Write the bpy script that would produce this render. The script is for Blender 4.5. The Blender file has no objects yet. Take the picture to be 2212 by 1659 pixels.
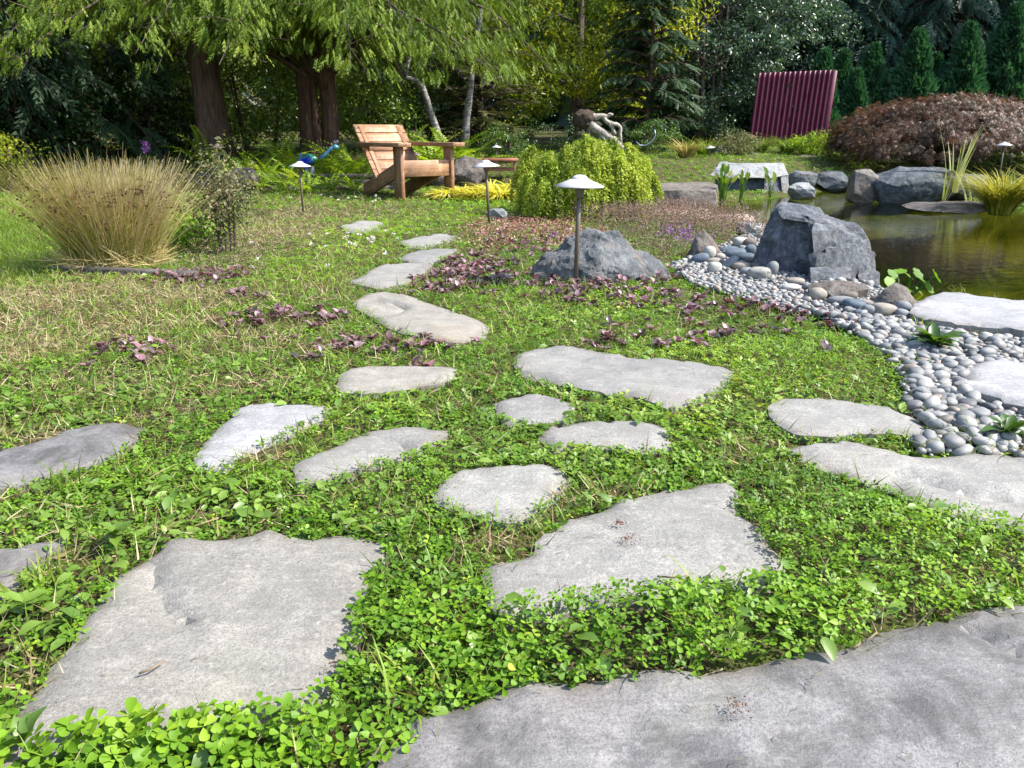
import bpy, bmesh, math, random
import numpy as np
from mathutils import Vector, geometry as mgeo

# ------------------------------------------------------------------ camera, world, sun, exposure
SC = bpy.context.scene
COL = SC.collection
H = 0.60                                   # eye height
PITCH = math.radians(18.0)
HFOV = math.radians(67.2)
cam_d = bpy.data.cameras.new('camera')
cam_d.sensor_width = 36.0
cam_d.lens = 18.0 / math.tan(HFOV / 2)
cam_d.clip_start = 0.02
cam_d.clip_end = 400.0
cam = bpy.data.objects.new('camera', cam_d)
cam.location = (0, 0, H)
cam.rotation_euler = (math.radians(90) - PITCH, 0, 0)
COL.objects.link(cam)
SC.camera = cam

SUN_EL = math.radians(47)
SUN_AZ = math.radians(98)                  # clockwise from +Y (straight ahead) towards +X
world = bpy.data.worlds.new('World')
SC.world = world
world.use_nodes = True
wn = world.node_tree
wn.nodes.clear()
sky = wn.nodes.new('ShaderNodeTexSky')
sky.sky_type = 'NISHITA'
sky.sun_disc = False
sky.sun_elevation = SUN_EL
sky.sun_rotation = SUN_AZ
bg = wn.nodes.new('ShaderNodeBackground')
bg.inputs['Strength'].default_value = 0.15
wo = wn.nodes.new('ShaderNodeOutputWorld')
wn.links.new(sky.outputs[0], bg.inputs['Color'])
wn.links.new(bg.outputs[0], wo.inputs['Surface'])

sun_d = bpy.data.lights.new('sun', 'SUN')
sun_d.energy = 3.7
sun_d.angle = math.radians(0.55)
sun_d.color = (1.0, 0.95, 0.86)
sun = bpy.data.objects.new('sun', sun_d)
sdir = Vector((math.sin(SUN_AZ) * math.cos(SUN_EL), math.cos(SUN_AZ) * math.cos(SUN_EL), math.sin(SUN_EL)))
sun.rotation_euler = sdir.to_track_quat('Z', 'Y').to_euler()
sun.location = (10, 10, 20)
COL.objects.link(sun)

SC.view_settings.view_transform = 'Standard'
SC.view_settings.look = 'None'
SC.view_settings.gamma = 1.0
SC.view_settings.exposure = 1.7
SC.view_settings.use_curve_mapping = False
SC.render.engine = 'CYCLES'
SC.cycles.use_denoising = True
SC.cycles.max_bounces = 7
SC.cycles.diffuse_bounces = 3
SC.cycles.glossy_bounces = 3
SC.cycles.transmission_bounces = 4
SC.cycles.transparent_max_bounces = 8
SC.cycles.caustics_reflective = False
SC.cycles.caustics_refractive = False

# ------------------------------------------------------------------ helpers: view geometry used to measure the place
W2 = 2 * math.tan(HFOV / 2)
cP, sP = math.cos(PITCH), math.sin(PITCH)
def ray(u, v):
    x = (u - 1106) / 2212 * W2
    y = -(v - 829.5) / 2212 * W2
    return (x, cP + y * sP, -sP + y * cP)
def G(u, v, z=0.0):
    d = ray(u, v)
    t = (z - H) / d[2]
    return (d[0] * t, d[1] * t, z)
def P(u, v, Y):
    d = ray(u, v)
    t = Y / d[1]
    return (d[0] * t, Y, H + d[2] * t)
def MPU(u, v, Y):
    """metres across one survey unit at that place"""
    return W2 / 2212 * Y / ray(u, v)[1]

RNG = np.random.default_rng(7)
random.seed(7)

# ------------------------------------------------------------------ noise
def _h(ix, iy, iz, s):
    n = (ix * 374761393 + iy * 668265263 + iz * 2147483647 + s * 1274126177) & 0xFFFFFFFF
    n = ((n ^ (n >> 13)) * 1274126177) & 0xFFFFFFFF
    n = n ^ (n >> 16)
    return (n & 0xFFFFFF) / float(0xFFFFFF)
def vnoise(p, s=0):
    p = np.asarray(p, dtype=np.float64)
    i = np.floor(p).astype(np.int64)
    f = p - i
    f = f * f * (3 - 2 * f)
    r = 0
    for dx in (0, 1):
        for dy in (0, 1):
            for dz in (0, 1):
                w = (f[:, 0] if dx else 1 - f[:, 0]) * (f[:, 1] if dy else 1 - f[:, 1]) * (f[:, 2] if dz else 1 - f[:, 2])
                r = r + w * _h(i[:, 0] + dx, i[:, 1] + dy, i[:, 2] + dz, s)
    return r * 2 - 1
def fbm(p, oct=4, s=0, gain=0.5):
    p = np.asarray(p, dtype=np.float64)
    a, r, k = 1.0, 0, 0
    for o in range(oct):
        r = r + a * vnoise(p * (2 ** o) + o * 17.3, s + o)
        k += a
        a *= gain
    return r / k
def n2(x, y, sc, oct=3, s=0):
    return fbm(np.stack([np.asarray(x) * sc, np.asarray(y) * sc, np.zeros_like(np.asarray(x, dtype=float))], 1), oct, s)

# ------------------------------------------------------------------ mesh helpers
def mesh_np(name, V, polys, rnd=None, smooth=False):
    me = bpy.data.meshes.new(name)
    V = np.ascontiguousarray(V, dtype=np.float32)
    polys = [np.asarray(p, dtype=np.int32) for p in polys if len(p)]
    me.vertices.add(len(V))
    me.vertices.foreach_set('co', V.ravel())
    nl = sum(p.size for p in polys)
    nf = sum(len(p) for p in polys)
    me.loops.add(nl)
    me.polygons.add(nf)
    me.loops.foreach_set('vertex_index', np.concatenate([p.ravel() for p in polys]))
    st, o = [], 0
    for p in polys:
        st.append(o + np.arange(len(p), dtype=np.int32) * p.shape[1])
        o += p.size
    me.polygons.foreach_set('loop_start', np.concatenate(st).astype(np.int32))
    if smooth:
        me.polygons.foreach_set('use_smooth', np.ones(nf, dtype=bool))
    if rnd is not None:
        a = me.attributes.new('rnd', 'FLOAT', 'POINT')
        a.data.foreach_set('value', np.ascontiguousarray(rnd, dtype=np.float32))
    me.update(calc_edges=True)
    return me
def obj(name, me, mat=None, parent=None, loc=None):
    o = bpy.data.objects.new(name, me)
    COL.objects.link(o)
    if mat is not None and me is not None and len(me.materials) == 0:
        me.materials.append(mat)
    if parent is not None:
        o.parent = parent
    if loc is not None:
        o.location = loc
    return o
def tag(o, label=None, cat=None, group=None, kind=None):
    if label: o['label'] = label
    if cat: o['category'] = cat
    if group: o['group'] = group
    if kind: o['kind'] = kind
    return o
def empty(name, loc, label, cat, group=None, rz=0.0):
    o = bpy.data.objects.new(name, None)
    COL.objects.link(o)
    o.location = loc
    o.rotation_euler = (0, 0, rz)
    return tag(o, label, cat, group)
class MB:
    """collects pieces of one mesh"""
    def __init__(s):
        s.V, s.P, s.R, s.n = [], {}, [], 0
    def add(s, V, polys, rnd=0.5):
        V = np.asarray(V, dtype=np.float64).reshape(-1, 3)
        for p in polys:
            p = np.asarray(p, dtype=np.int64)
            if p.size == 0: continue
            if p.ndim == 1: p = p[None]
            s.P.setdefault(p.shape[1], []).append(p + s.n)
        s.V.append(V)
        s.R.append(np.full(len(V), rnd) if np.isscalar(rnd) else np.asarray(rnd))
        s.n += len(V)
        return s
    def mesh(s, name, smooth=False):
        return mesh_np(name, np.concatenate(s.V), [np.concatenate(p) for p in s.P.values()], np.concatenate(s.R), smooth)
    def box(s, c, d, R=None, rnd=0.5, taper=1.0):
        c = np.asarray(c, float); d = np.asarray(d, float) / 2
        V = np.array([[x, y, z] for z in (-1, 1) for y in (-1, 1) for x in (-1, 1)], float)
        V[4:, :2] *= taper
        V *= d
        if R is not None: V = V @ np.asarray(R).T
        return s.add(V + c, [[[0, 2, 3, 1], [4, 5, 7, 6], [0, 1, 5, 4], [2, 6, 7, 3], [0, 4, 6, 2], [1, 3, 7, 5]]], rnd)
    def bbox(s, c, d, R=None, b=0.004, rnd=0.5):
        """box with chamfered edges"""
        c = np.asarray(c, float); h = np.asarray(d, float) / 2
        bm = bmesh.new()
        bmesh.ops.create_cube(bm, size=1.0)
        for v in bm.verts: v.co = Vector((v.co.x * h[0] * 2, v.co.y * h[1] * 2, v.co.z * h[2] * 2))
        bmesh.ops.bevel(bm, geom=bm.edges[:], offset=b, segments=1, affect='EDGES')
        bm.verts.index_update()
        V = np.array([v.co[:] for v in bm.verts])
        if R is not None: V = V @ np.asarray(R).T
        by = {}
        for f in bm.faces: by.setdefault(len(f.verts), []).append([v.index for v in f.verts])
        bm.free()
        return s.add(V + c, list(by.values()), rnd)
    def tube(s, pts, rad, n=8, cap=True, rnd=0.5, wob=0.0, seed=0):
        pts = np.asarray(pts, float)
        m = len(pts)
        rad = np.full(m, rad) if np.isscalar(rad) else np.asarray(rad, float)
        T = np.gradient(pts, axis=0)
        T /= np.linalg.norm(T, axis=1)[:, None] + 1e-9
        ref = np.array([0, 0, 1.0]) if abs(T[0][2]) < 0.8 else np.array([1.0, 0, 0])
        V = []
        a = np.arange(n) / n * 2 * np.pi
        A = np.cross(T[0], ref); A /= np.linalg.norm(A)
        for i in range(m):
            A = A - T[i] * (A @ T[i]); A /= np.linalg.norm(A) + 1e-9
            B = np.cross(T[i], A)
            r = rad[i]
            rr = r * (1 + wob * vnoise(np.stack([np.cos(a) * 2.2, np.sin(a) * 2.2, np.full(n, i * 0.35)], 1), seed)) if wob else np.full(n, r)
            V.append(pts[i] + rr[:, None] * (np.cos(a)[:, None] * A + np.sin(a)[:, None] * B))
        V = np.concatenate(V)
        q = []
        for i in range(m - 1):
            for j in range(n):
                k = (j + 1) % n
                q.append([i * n + j, i * n + k, (i + 1) * n + k, (i + 1) * n + j])
        P_ = [q]
        if cap:
            P_.append([list(range(n))[::-1], [(m - 1) * n + j for j in range(n)]])
        return s.add(V, P_, rnd)
    def lathe(s, prof, n=24, c=(0, 0, 0), rnd=0.5):
        V, q = [], []
        for r, z in prof:
            for j in range(n):
                a = j / n * 2 * math.pi
                V.append((c[0] + r * math.cos(a), c[1] + r * math.sin(a), c[2] + z))
        for i in range(len(prof) - 1):
            for j in range(n):
                k = (j + 1) % n
                q.append([i * n + j, i * n + k, (i + 1) * n + k, (i + 1) * n + j])
        return s.add(V, [q], rnd)

def scatter(tpl, pos, R, scale, rnd):
    """copies of a leaf template: V (n*k,3), polys, rnd"""
    tv, tp = tpl
    n, k = len(pos), len(tv)
    sc = np.asarray(scale, float)
    sc = sc[:, None, None] if sc.ndim == 1 else sc[:, None, :]
    V = np.einsum('nij,nkj->nki', R, tv[None] * sc) + np.asarray(pos)[:, None, :]
    off = (np.arange(n) * k)[:, None, None]
    polys = [(np.asarray(p)[None] + off).reshape(-1, np.asarray(p).shape[1]) for p in tp]
    return V.reshape(-1, 3), polys, np.repeat(rnd, k)
def frames(nrm, az):
    """rotation matrices whose z is nrm and x points along the azimuth az"""
    nrm = nrm / (np.linalg.norm(nrm, axis=1)[:, None] + 1e-9)
    x = np.stack([np.cos(az), np.sin(az), np.zeros_like(az)], 1)
    x = x - nrm * np.sum(x * nrm, 1)[:, None]
    x /= np.linalg.norm(x, axis=1)[:, None] + 1e-9
    y = np.cross(nrm, x)
    return np.stack([x, y, nrm], 2)
def frames_dir(d, up):
    """x along d, z as near to up as can be"""
    d = d / (np.linalg.norm(d, axis=1)[:, None] + 1e-9)
    y = np.cross(up, d)
    ln = np.linalg.norm(y, axis=1)[:, None]
    y = np.where(ln < 1e-4, np.array([[0, 1.0, 0]]), y / (ln + 1e-9))
    z = np.cross(d, y)
    return np.stack([d, y, z], 2)
def rand_unit(n, rng, zmin=-1.0):
    z = rng.uniform(zmin, 1, n)
    a = rng.uniform(0, 2 * np.pi, n)
    r = np.sqrt(np.maximum(0, 1 - z * z))
    return np.stack([r * np.cos(a), r * np.sin(a), z], 1)

# leaf templates: x is the leaf's length
def t_leaf(w=0.5, fold=0.12, droop=0.1):
    V = np.array([[0, 0, 0], [.45, w / 2, fold], [1, 0, -droop], [.45, -w / 2, fold]], float)
    return V, [[[0, 1, 2], [0, 2, 3]]]
def t_oval(w=0.55, fold=0.08, droop=0.12):
    V = np.array([[0, 0, 0], [.3, w * .45, fold], [.68, w * .42, fold * .6], [1, 0, -droop], [.68, -w * .42, fold * .6], [.3, -w * .45, fold], [.5, 0, .02]], float)
    return V, [[[0, 6, 2, 1], [0, 5, 4, 6]], [[6, 3, 2], [6, 4, 3]]]
def t_clover(near=True):
    V, q = [], []
    for k in range(3):
        a = k * 2 * math.pi / 3
        c, s_ = math.cos(a), math.sin(a)
        if near:
            L = [[.04, 0, 0], [.48, .25, .09], [.85, .26, .09], [.97, 0, .02], [.85, -.26, .09], [.48, -.25, .09]]
        else:
            L = [[.04, 0, 0], [.68, .31, .1], [1.0, 0, .0], [.68, -.31, .1]]
        b = len(V)
        for x, y, z in L: V.append([x * c - y * s_, x * s_ + y * c, z])
        if near: q += [[b, b + 3, b + 2, b + 1], [b, b + 5, b + 4, b + 3]]
        else: q += [[b, b + 3, b + 2, b + 1]]
    return np.array(V, float), [q]
def t_clover_fine():
    V, q, tr = [], [], []
    for k in range(3):
        a = k * 2 * math.pi / 3 + (.12 if k == 1 else 0)
        c, s_ = math.cos(a), math.sin(a)
        L = [[.03, 0, 0], [.34, .19, .07], [.66, .33, .10], [.90, .27, .07], [.95, 0, -.01], [.90, -.27, .07], [.66, -.33, .10], [.34, -.19, .07], [.62, 0, .015]]
        b = len(V)
        for x, y, z in L: V.append([x * c - y * s_, x * s_ + y * c, z])
        q += [[b, b + 8, b + 2, b + 1], [b + 8, b + 4, b + 3, b + 2], [b, b + 7, b + 6, b + 8], [b + 8, b + 6, b + 5, b + 4]]
    return np.array(V, float), [q]
def t_buttercup():
    V, tr = [[0, 0, 0]], []
    for k in range(3):
        a0 = (k - 1) * 1.45
        pts = [(.45, -.5), (.85, -.42), (.75, -.2), (1.05, 0), (.75, .2), (.85, .42), (.45, .5)]
        b = len(V)
        for r, a in pts:
            V.append([r * math.cos(a0 + a), r * math.sin(a0 + a), .08 * math.sin(a * 6) - .1 * r * r + .08])
        tr += [[0, b + i, b + i + 1] for i in range(6)]
    return np.array(V, float), [tr]
def t_blade(seg=3, bend=0.5, w=0.05):
    V, q, tr = [], [], []
    for i in range(seg + 1):
        t = i / seg
        x = bend * t * t
        z = t * (1 - .35 * bend * t)
        ww = w * (1 - t) ** .6
        if i < seg: V += [[x, -ww, z], [x, ww, z]]
        else: V += [[x, 0, z]]
    for i in range(seg - 1): q.append([2 * i, 2 * i + 1, 2 * i + 3, 2 * i + 2])
    tr.append([2 * (seg - 1), 2 * (seg - 1) + 1, 2 * seg])
    return np.array(V, float), ([q, tr] if q else [tr])
def t_spray(n=5, w=.1, L=.34, ang=.6):
    """a flat conifer spray: side slivers along a drooping stem"""
    V, tr = [], []
    for i in range(n):
        t = (i + .5) / n
        for sgn in (-1, 1):
            a = ang * sgn
            l = L * (1.15 - .6 * t)
            x0, z0 = t, -.18 * t * t
            d = np.array([math.cos(a), math.sin(a), -.25])
            s_ = np.array([-math.sin(a), math.cos(a), .3]) * w * .5
            p = np.array([x0, 0, z0])
            b = len(V)
            V += [list(p - s_), list(p + s_), list(p + d * l)]
            tr += [[b, b + 1, b + 2]]
    b = len(V)
    V += [[0, -w * .3, 0], [0, w * .3, 0], [1.15, 0, -.25]]
    tr.append([b, b + 1, b + 2])
    return np.array(V, float), [tr]

# ------------------------------------------------------------------ polygons on the ground
def in_poly(x, y, poly):
    c = np.zeros(len(x), bool)
    n = len(poly)
    for i in range(n):
        x0, y0 = poly[i]; x1, y1 = poly[(i + 1) % n]
        if y0 == y1: continue
        m = ((y0 > y) != (y1 > y)) & (x < (x1 - x0) * (y - y0) / (y1 - y0) + x0)
        c ^= m
    return c
def dist_poly(x, y, poly):
    d = np.full(len(x), 1e9)
    n = len(poly)
    for i in range(n):
        x0, y0 = poly[i]; x1, y1 = poly[(i + 1) % n]
        dx, dy = x1 - x0, y1 - y0
        t = np.clip(((x - x0) * dx + (y - y0) * dy) / (dx * dx + dy * dy + 1e-12), 0, 1)
        d = np.minimum(d, np.hypot(x - x0 - t * dx, y - y0 - t * dy))
    return d
def sd_poly(x, y, poly):
    """negative inside"""
    x = np.asarray(x, float); y = np.asarray(y, float)
    p = np.asarray(poly)
    out = np.full(len(x), 9.0)
    m = (x > p[:, 0].min() - .6) & (x < p[:, 0].max() + .6) & (y > p[:, 1].min() - .6) & (y < p[:, 1].max() + .6)
    if m.any():
        d = dist_poly(x[m], y[m], poly)
        out[m] = np.where(in_poly(x[m], y[m], poly), -d, d)
    return out
def gpoly(uv, z=0.0):
    return [G(u, v, z)[:2] for u, v in uv]
def resample(poly, step, jit, seed, close=True):
    """Catmull-Rom through the survey points, wobbled like a broken stone edge"""
    p = np.asarray(poly, float)
    n = len(p)
    out = []
    for i in range(n):
        a, b, c, d = p[(i - 1) % n], p[i], p[(i + 1) % n], p[(i + 2) % n]
        k = max(2, int(np.hypot(*(c - b)) / step))
        for j in range(k):
            t = j / k
            q = .5 * ((2 * b) + (c - a) * t + (2 * a - 5 * b + 4 * c - d) * t * t + (3 * b - a - 3 * c + d) * t ** 3)
            out.append(b + (c - b) * t if k < 3 else .55 * q + .45 * (b + (c - b) * t))
    o = np.array(out)
    nz = np.stack([n2(o[:, 0], o[:, 1], 9, 4, seed), n2(o[:, 0], o[:, 1], 9, 4, seed + 5)], 1)
    fz = np.stack([n2(o[:, 0], o[:, 1], 38, 3, seed + 9), n2(o[:, 0], o[:, 1], 38, 3, seed + 12)], 1)
    return o + nz * jit + fz * jit * .4

# ------------------------------------------------------------------ materials
class NT:
    def __init__(s, name):
        s.m = bpy.data.materials.new(name)
        s.m.use_nodes = True
        s.t = s.m.node_tree
        s.t.nodes.clear()
        s.out = s.t.nodes.new('ShaderNodeOutputMaterial')
    def n(s, typ, **kw):
        nd = s.t.nodes.new('ShaderNode' + typ)
        for k, v in kw.items():
            if k in ('operation', 'blend_type', 'data_type', 'noise_dimensions', 'feature', 'attribute_name', 'distance', 'wave_type', 'bands_direction', 'normalize'):
                setattr(nd, k, v)
            else:
                key = int(k[1:]) if k[0] == 'i' and k[1:].isdigit() else k.replace('_', ' ')
                s.set(nd.inputs[key], v)
        return nd
    def set(s, inp, v):
        if hasattr(v, 'is_linked') or isinstance(v, bpy.types.NodeSocket): s.t.links.new(v, inp)
        elif isinstance(v, bpy.types.Node): s.t.links.new(v.outputs[0], inp)
        else:
            if isinstance(v, tuple) and len(v) == 3 and inp.type == 'RGBA': v = (*v, 1)
            inp.default_value = v
    def ramp(s, fac, stops, interp='LINEAR'):
        r = s.t.nodes.new('ShaderNodeValToRGB')
        e = r.color_ramp.elements
        r.color_ramp.interpolation = interp
        while len(e) < len(stops): e.new(0.5)
        for k, (p, c) in enumerate(stops):
            e[k].position = p
            e[k].color = (*c, 1) if len(c) == 3 else c
        s.set(r.inputs['Fac'], fac)
        return r.outputs[0]
    def mix(s, fac, a, b, mode='MIX'):
        m = s.t.nodes.new('ShaderNodeMix')
        m.data_type = 'RGBA'
        m.blend_type = mode
        s.set(m.inputs[0], fac)
        s.set(m.inputs[6], a)
        s.set(m.inputs[7], b)
        return m.outputs[2]
    def math(s, op, a, b=0.5, clamp=False):
        m = s.t.nodes.new('ShaderNodeMath')
        m.operation = op
        m.use_clamp = clamp
        s.set(m.inputs[0], a)
        s.set(m.inputs[1], b)
        return m.outputs[0]
    def coord(s, scale=(1, 1, 1), rot=(0, 0, 0), kind='Object'):
        tc = s.t.nodes.new('ShaderNodeTexCoord')
        mp = s.t.nodes.new('ShaderNodeMapping')
        mp.inputs['Scale'].default_value = scale
        mp.inputs['Rotation'].default_value = rot
        s.t.links.new(tc.outputs[kind], mp.inputs[0])
        return mp.outputs[0]
    def noise(s, vec, scale, detail=4.0, rough=0.55, dist=0.0):
        nd = s.t.nodes.new('ShaderNodeTexNoise')
        s.set(nd.inputs['Vector'], vec)
        nd.inputs['Scale'].default_value = scale
        nd.inputs['Detail'].default_value = detail
        nd.inputs['Roughness'].default_value = rough
        nd.inputs['Distortion'].default_value = dist
        return nd.outputs['Fac']
    def voro(s, vec, scale, feature='F1'):
        nd = s.t.nodes.new('ShaderNodeTexVoronoi')
        nd.feature = feature
        s.set(nd.inputs['Vector'], vec)
        nd.inputs['Scale'].default_value = scale
        return nd.outputs['Distance']
    def bump(s, h, strength=0.5, dist=0.01, normal=None):
        b = s.t.nodes.new('ShaderNodeBump')
        b.inputs['Strength'].default_value = strength
        b.inputs['Distance'].default_value = dist
        s.set(b.inputs['Height'], h)
        if normal is not None: s.set(b.inputs['Normal'], normal)
        return b.outputs[0]
    def rnd(s):
        a = s.t.nodes.new('ShaderNodeAttribute')
        a.attribute_name = 'rnd'
        return a.outputs['Fac']
    def bsdf(s, color, rough=0.6, spec=0.4, normal=None, metal=0.0):
        b = s.t.nodes.new('ShaderNodeBsdfPrincipled')
        s.set(b.inputs['Base Color'], color)
        s.set(b.inputs['Roughness'], rough)
        s.set(b.inputs['Specular IOR Level'], spec)
        s.set(b.inputs['Metallic'], metal)
        if normal is not None: s.set(b.inputs['Normal'], normal)
        return b.outputs[0]
    def done(s, shader):
        s.t.links.new(shader, s.out.inputs['Surface'])
        return s.m

def m_leaf(name, stops, trans=0.4, rough=0.5, spec=0.35, tint=(1.25, 1.2, .55)):
    k = NT(name)
    c = k.ramp(k.rnd(), stops)
    b = k.bsdf(c, rough, spec)
    t = k.t.nodes.new('ShaderNodeBsdfTranslucent')
    k.set(t.inputs['Color'], k.mix(1.0, c, tint, 'MULTIPLY'))
    mx = k.t.nodes.new('ShaderNodeMixShader')
    mx.inputs[0].default_value = trans
    k.t.links.new(b, mx.inputs[1])
    k.t.links.new(t.outputs[0], mx.inputs[2])
    return k.done(mx.outputs[0])
def m_plain(name, color, rough=.6, spec=.4, metal=0.0, var=.15, sc=30, bump=.2):
    k = NT(name)
    v = k.coord()
    n = k.noise(v, sc)
    c = k.mix(k.ramp(n, [(.3, (0, 0, 0)), (.75, (1, 1, 1))]), tuple(x * (1 - var) for x in color), tuple(min(1, x * (1 + var)) for x in color))
    return k.done(k.bsdf(c, rough, spec, k.bump(n, bump, .003), metal))
def m_stone(name, dark, mid, light, tint=(.33, .24, .15), sc=1.0, tint_amt=.5, veins=.6, bumpd=.02):
    """rock with grain, pale broken edges, veins and weathering"""
    k = NT(name)
    v = k.coord()
    geo = k.t.nodes.new('ShaderNodeObjectInfo')
    add = k.t.nodes.new('ShaderNodeVectorMath')
    add.operation = 'ADD'
    k.set(add.inputs[0], v)
    k.set(add.inputs[1], geo.outputs['Location'])
    v = add.outputs[0]
    n1 = k.noise(v, 4.5 * sc, 9, .68, .9)
    n2_ = k.noise(v, 26 * sc, 8, .72, .4)
    n3 = k.noise(v, 140 * sc, 4, .75)
    c = k.ramp(n1, [(.30, dark), (.5, mid), (.64, tuple((x + y) / 2 for x, y in zip(mid, light))), (.75, light)])
    c = k.mix(k.math('MULTIPLY', k.ramp(n2_, [(.5, (0, 0, 0)), (.68, (1, 1, 1))]), .6), c, light)
    c = k.mix(k.math('MULTIPLY', k.ramp(n2_, [(.32, (1, 1, 1)), (.46, (0, 0, 0))]), .7), c, dark)
    c = k.mix(k.math('MULTIPLY', k.ramp(n3, [(.36, (1, 1, 1)), (.5, (0, 0, 0))]), .5), c, dark)
    w = k.noise(v, 5 * sc, 3, .5, 1.5)
    c = k.mix(k.math('MULTIPLY', k.ramp(w, [(.56, (0, 0, 0)), (.72, (1, 1, 1))]), tint_amt), c, tint)
    vn = k.noise(v, 6 * sc, 4, .55, 2.2)
    vm = k.ramp(vn, [(.485, (0, 0, 0)), (.5, (1, 1, 1)), (.515, (0, 0, 0))])
    c = k.mix(k.math('MULTIPLY', vm, .35 * veins), c, light)
    h = k.math('ADD', k.math('MULTIPLY', n1, .7), k.math('MULTIPLY', n2_, .55))
    h = k.math('ADD', h, k.math('MULTIPLY', n3, .2))
    return k.done(k.bsdf(c, .72, .3, k.bump(h, 1.0, bumpd)))
def m_flag(name, base, brown=(.36, .29, .22), amt=.3, blot=.25):
    """split sandstone flag: fine speckle, faint bedding streaks, worn patches"""
    k = NT(name)
    v = k.coord()
    d, l = tuple(x * .62 for x in base), tuple(min(.8, x * 1.35) for x in base)
    big = k.noise(v, 3.0, 5, .6, .5)
    mid = k.noise(v, 16, 7, .7, .3)
    st = k.noise(k.coord((6, 38, 10), (0, 0, .35)), 1.6, 6, .65, .6)
    fine = k.noise(v, 260, 3, .8)
    spk = k.noise(v, 90, 5, .75)
    base = tuple(x * .70 for x in base)
    d, l = tuple(x * .6 for x in base), tuple(min(.8, x * 1.45) for x in base)
    c = k.ramp(big, [(.32, tuple(x * .85 for x in base)), (.5, base), (.7, tuple(x * 1.12 for x in base))])
    c = k.mix(k.math('MULTIPLY', k.ramp(st, [(.42, (0, 0, 0)), (.62, (1, 1, 1))]), .5), c, d)
    c = k.mix(k.math('MULTIPLY', k.ramp(mid, [(.5, (0, 0, 0)), (.72, (1, 1, 1))]), .55), c, l)
    c = k.mix(k.math('MULTIPLY', k.ramp(k.noise(v, 2.2, 3, .5, .8), [(.55, (0, 0, 0)), (.7, (1, 1, 1))]), amt), c, brown)
    c = k.mix(k.math('MULTIPLY', k.ramp(fine, [(.40, (1, 1, 1)), (.54, (0, 0, 0))]), .6), c, tuple(x * .7 for x in d))
    c = k.mix(k.math('MULTIPLY', k.ramp(spk, [(.54, (0, 0, 0)), (.66, (1, 1, 1))]), .6), c, l)
    c = k.mix(k.math('MULTIPLY', k.ramp(k.noise(v, 7.5, 8, .75, .4), [(.40, (1, 1, 1)), (.53, (0, 0, 0))]), blot), c, tuple(x * .42 for x in base))
    spots = k.voro(v, 24)
    c = k.mix(k.math('MULTIPLY', k.ramp(spots, [(.06, (1, 1, 1)), (.12, (0, 0, 0))]), k.ramp(mid, [(.5, (0, 0, 0)), (.6, (.7, .7, .7))])), c, tuple(x * .5 for x in base))
    oi = k.t.nodes.new('ShaderNodeObjectInfo')
    c = k.mix(1.0, c, k.ramp(oi.outputs['Random'], [(0, (.84, .84, .86)), (.5, (1.0, .98, .95)), (1, (1.1, 1.09, 1.06))]), 'MULTIPLY')
    lich = k.ramp(k.noise(v, 11, 6, .7, .8), [(.60, (0, 0, 0)), (.70, (1, 1, 1))])
    c = k.mix(k.math('MULTIPLY', lich, .35), c, tuple(min(.7, x * 1.5) for x in base))
    c = k.mix(k.math('MULTIPLY', k.ramp(k.noise(v, 4.3, 5, .6, .5), [(.57, (0, 0, 0)), (.7, (1, 1, 1))]), .3), c, (.20, .20, .13))
    soil = k.math('MULTIPLY', k.rnd(), k.ramp(mid, [(.3, (.1, .1, .1)), (.6, (1, 1, 1))]), True)
    c = k.mix(k.math('MULTIPLY', soil, .75), c, (.085, .062, .04))
    h = k.math('ADD', k.math('MULTIPLY', mid, .5), k.math('MULTIPLY', st, .5))
    h = k.math('ADD', h, k.math('MULTIPLY', fine, .22))
    h = k.math('ADD', h, k.math('MULTIPLY', spk, .3))
    return k.done(k.bsdf(c, .62, .4, k.bump(h, .8, .006)))
def m_wood(name, a, b, axis=0, rough=.55):
    k = NT(name)
    s_ = [26, 26, 26]; s_[axis] = 1.6
    v = k.coord(tuple(s_))
    gi = k.t.nodes.new('ShaderNodeObjectInfo')
    add = k.t.nodes.new('ShaderNodeVectorMath'); add.operation = 'ADD'
    k.set(add.inputs[0], v)
    sc_ = k.t.nodes.new('ShaderNodeVectorMath'); sc_.operation = 'SCALE'
    k.set(sc_.inputs[0], gi.outputs['Location']); sc_.inputs['Scale'].default_value = 37.0
    cb = k.t.nodes.new('ShaderNodeCombineXYZ')
    k.set(cb.inputs[0], k.math('MULTIPLY', gi.outputs['Random'], 60)); k.set(cb.inputs[1], k.math('MULTIPLY', gi.outputs['Random'], 31)); k.set(cb.inputs[2], gi.outputs['Random'])
    k.set(add.inputs[1], cb.outputs[0])
    g = k.noise(add.outputs[0], 1.0, 5, .6, .8)
    f = k.noise(add.outputs[0], 5.0, 4, .7, .2)
    big = k.noise(k.coord(), 9, 3, .5, .5)
    c = k.ramp(g, [(.3, a), (.52, tuple((x + y) / 2 for x, y in zip(a, b))), (.7, b)])
    c = k.mix(k.math('MULTIPLY', k.ramp(f, [(.35, (1, 1, 1)), (.5, (0, 0, 0))]), .5), c, tuple(x * .5 for x in a))
    c = k.mix(k.math('MULTIPLY', k.ramp(big, [(.5, (0, 0, 0)), (.72, (1, 1, 1))]), .5), c, tuple(min(1, x * 1.5 + .04) for x in b))
    c = k.mix(k.math('MULTIPLY', k.ramp(k.noise(k.coord(), 5, 5, .65, .6), [(.52, (0, 0, 0)), (.68, (1, 1, 1))]), .55), c, tuple(x * .42 for x in a))
    c = k.mix(1.0, c, k.ramp(gi.outputs['Random'], [(0, (.78, .78, .78)), (1, (1.12, 1.12, 1.12))]), 'MULTIPLY')
    return k.done(k.bsdf(c, rough, .35, k.bump(k.math('ADD', g, f), .35, .004)))
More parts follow.
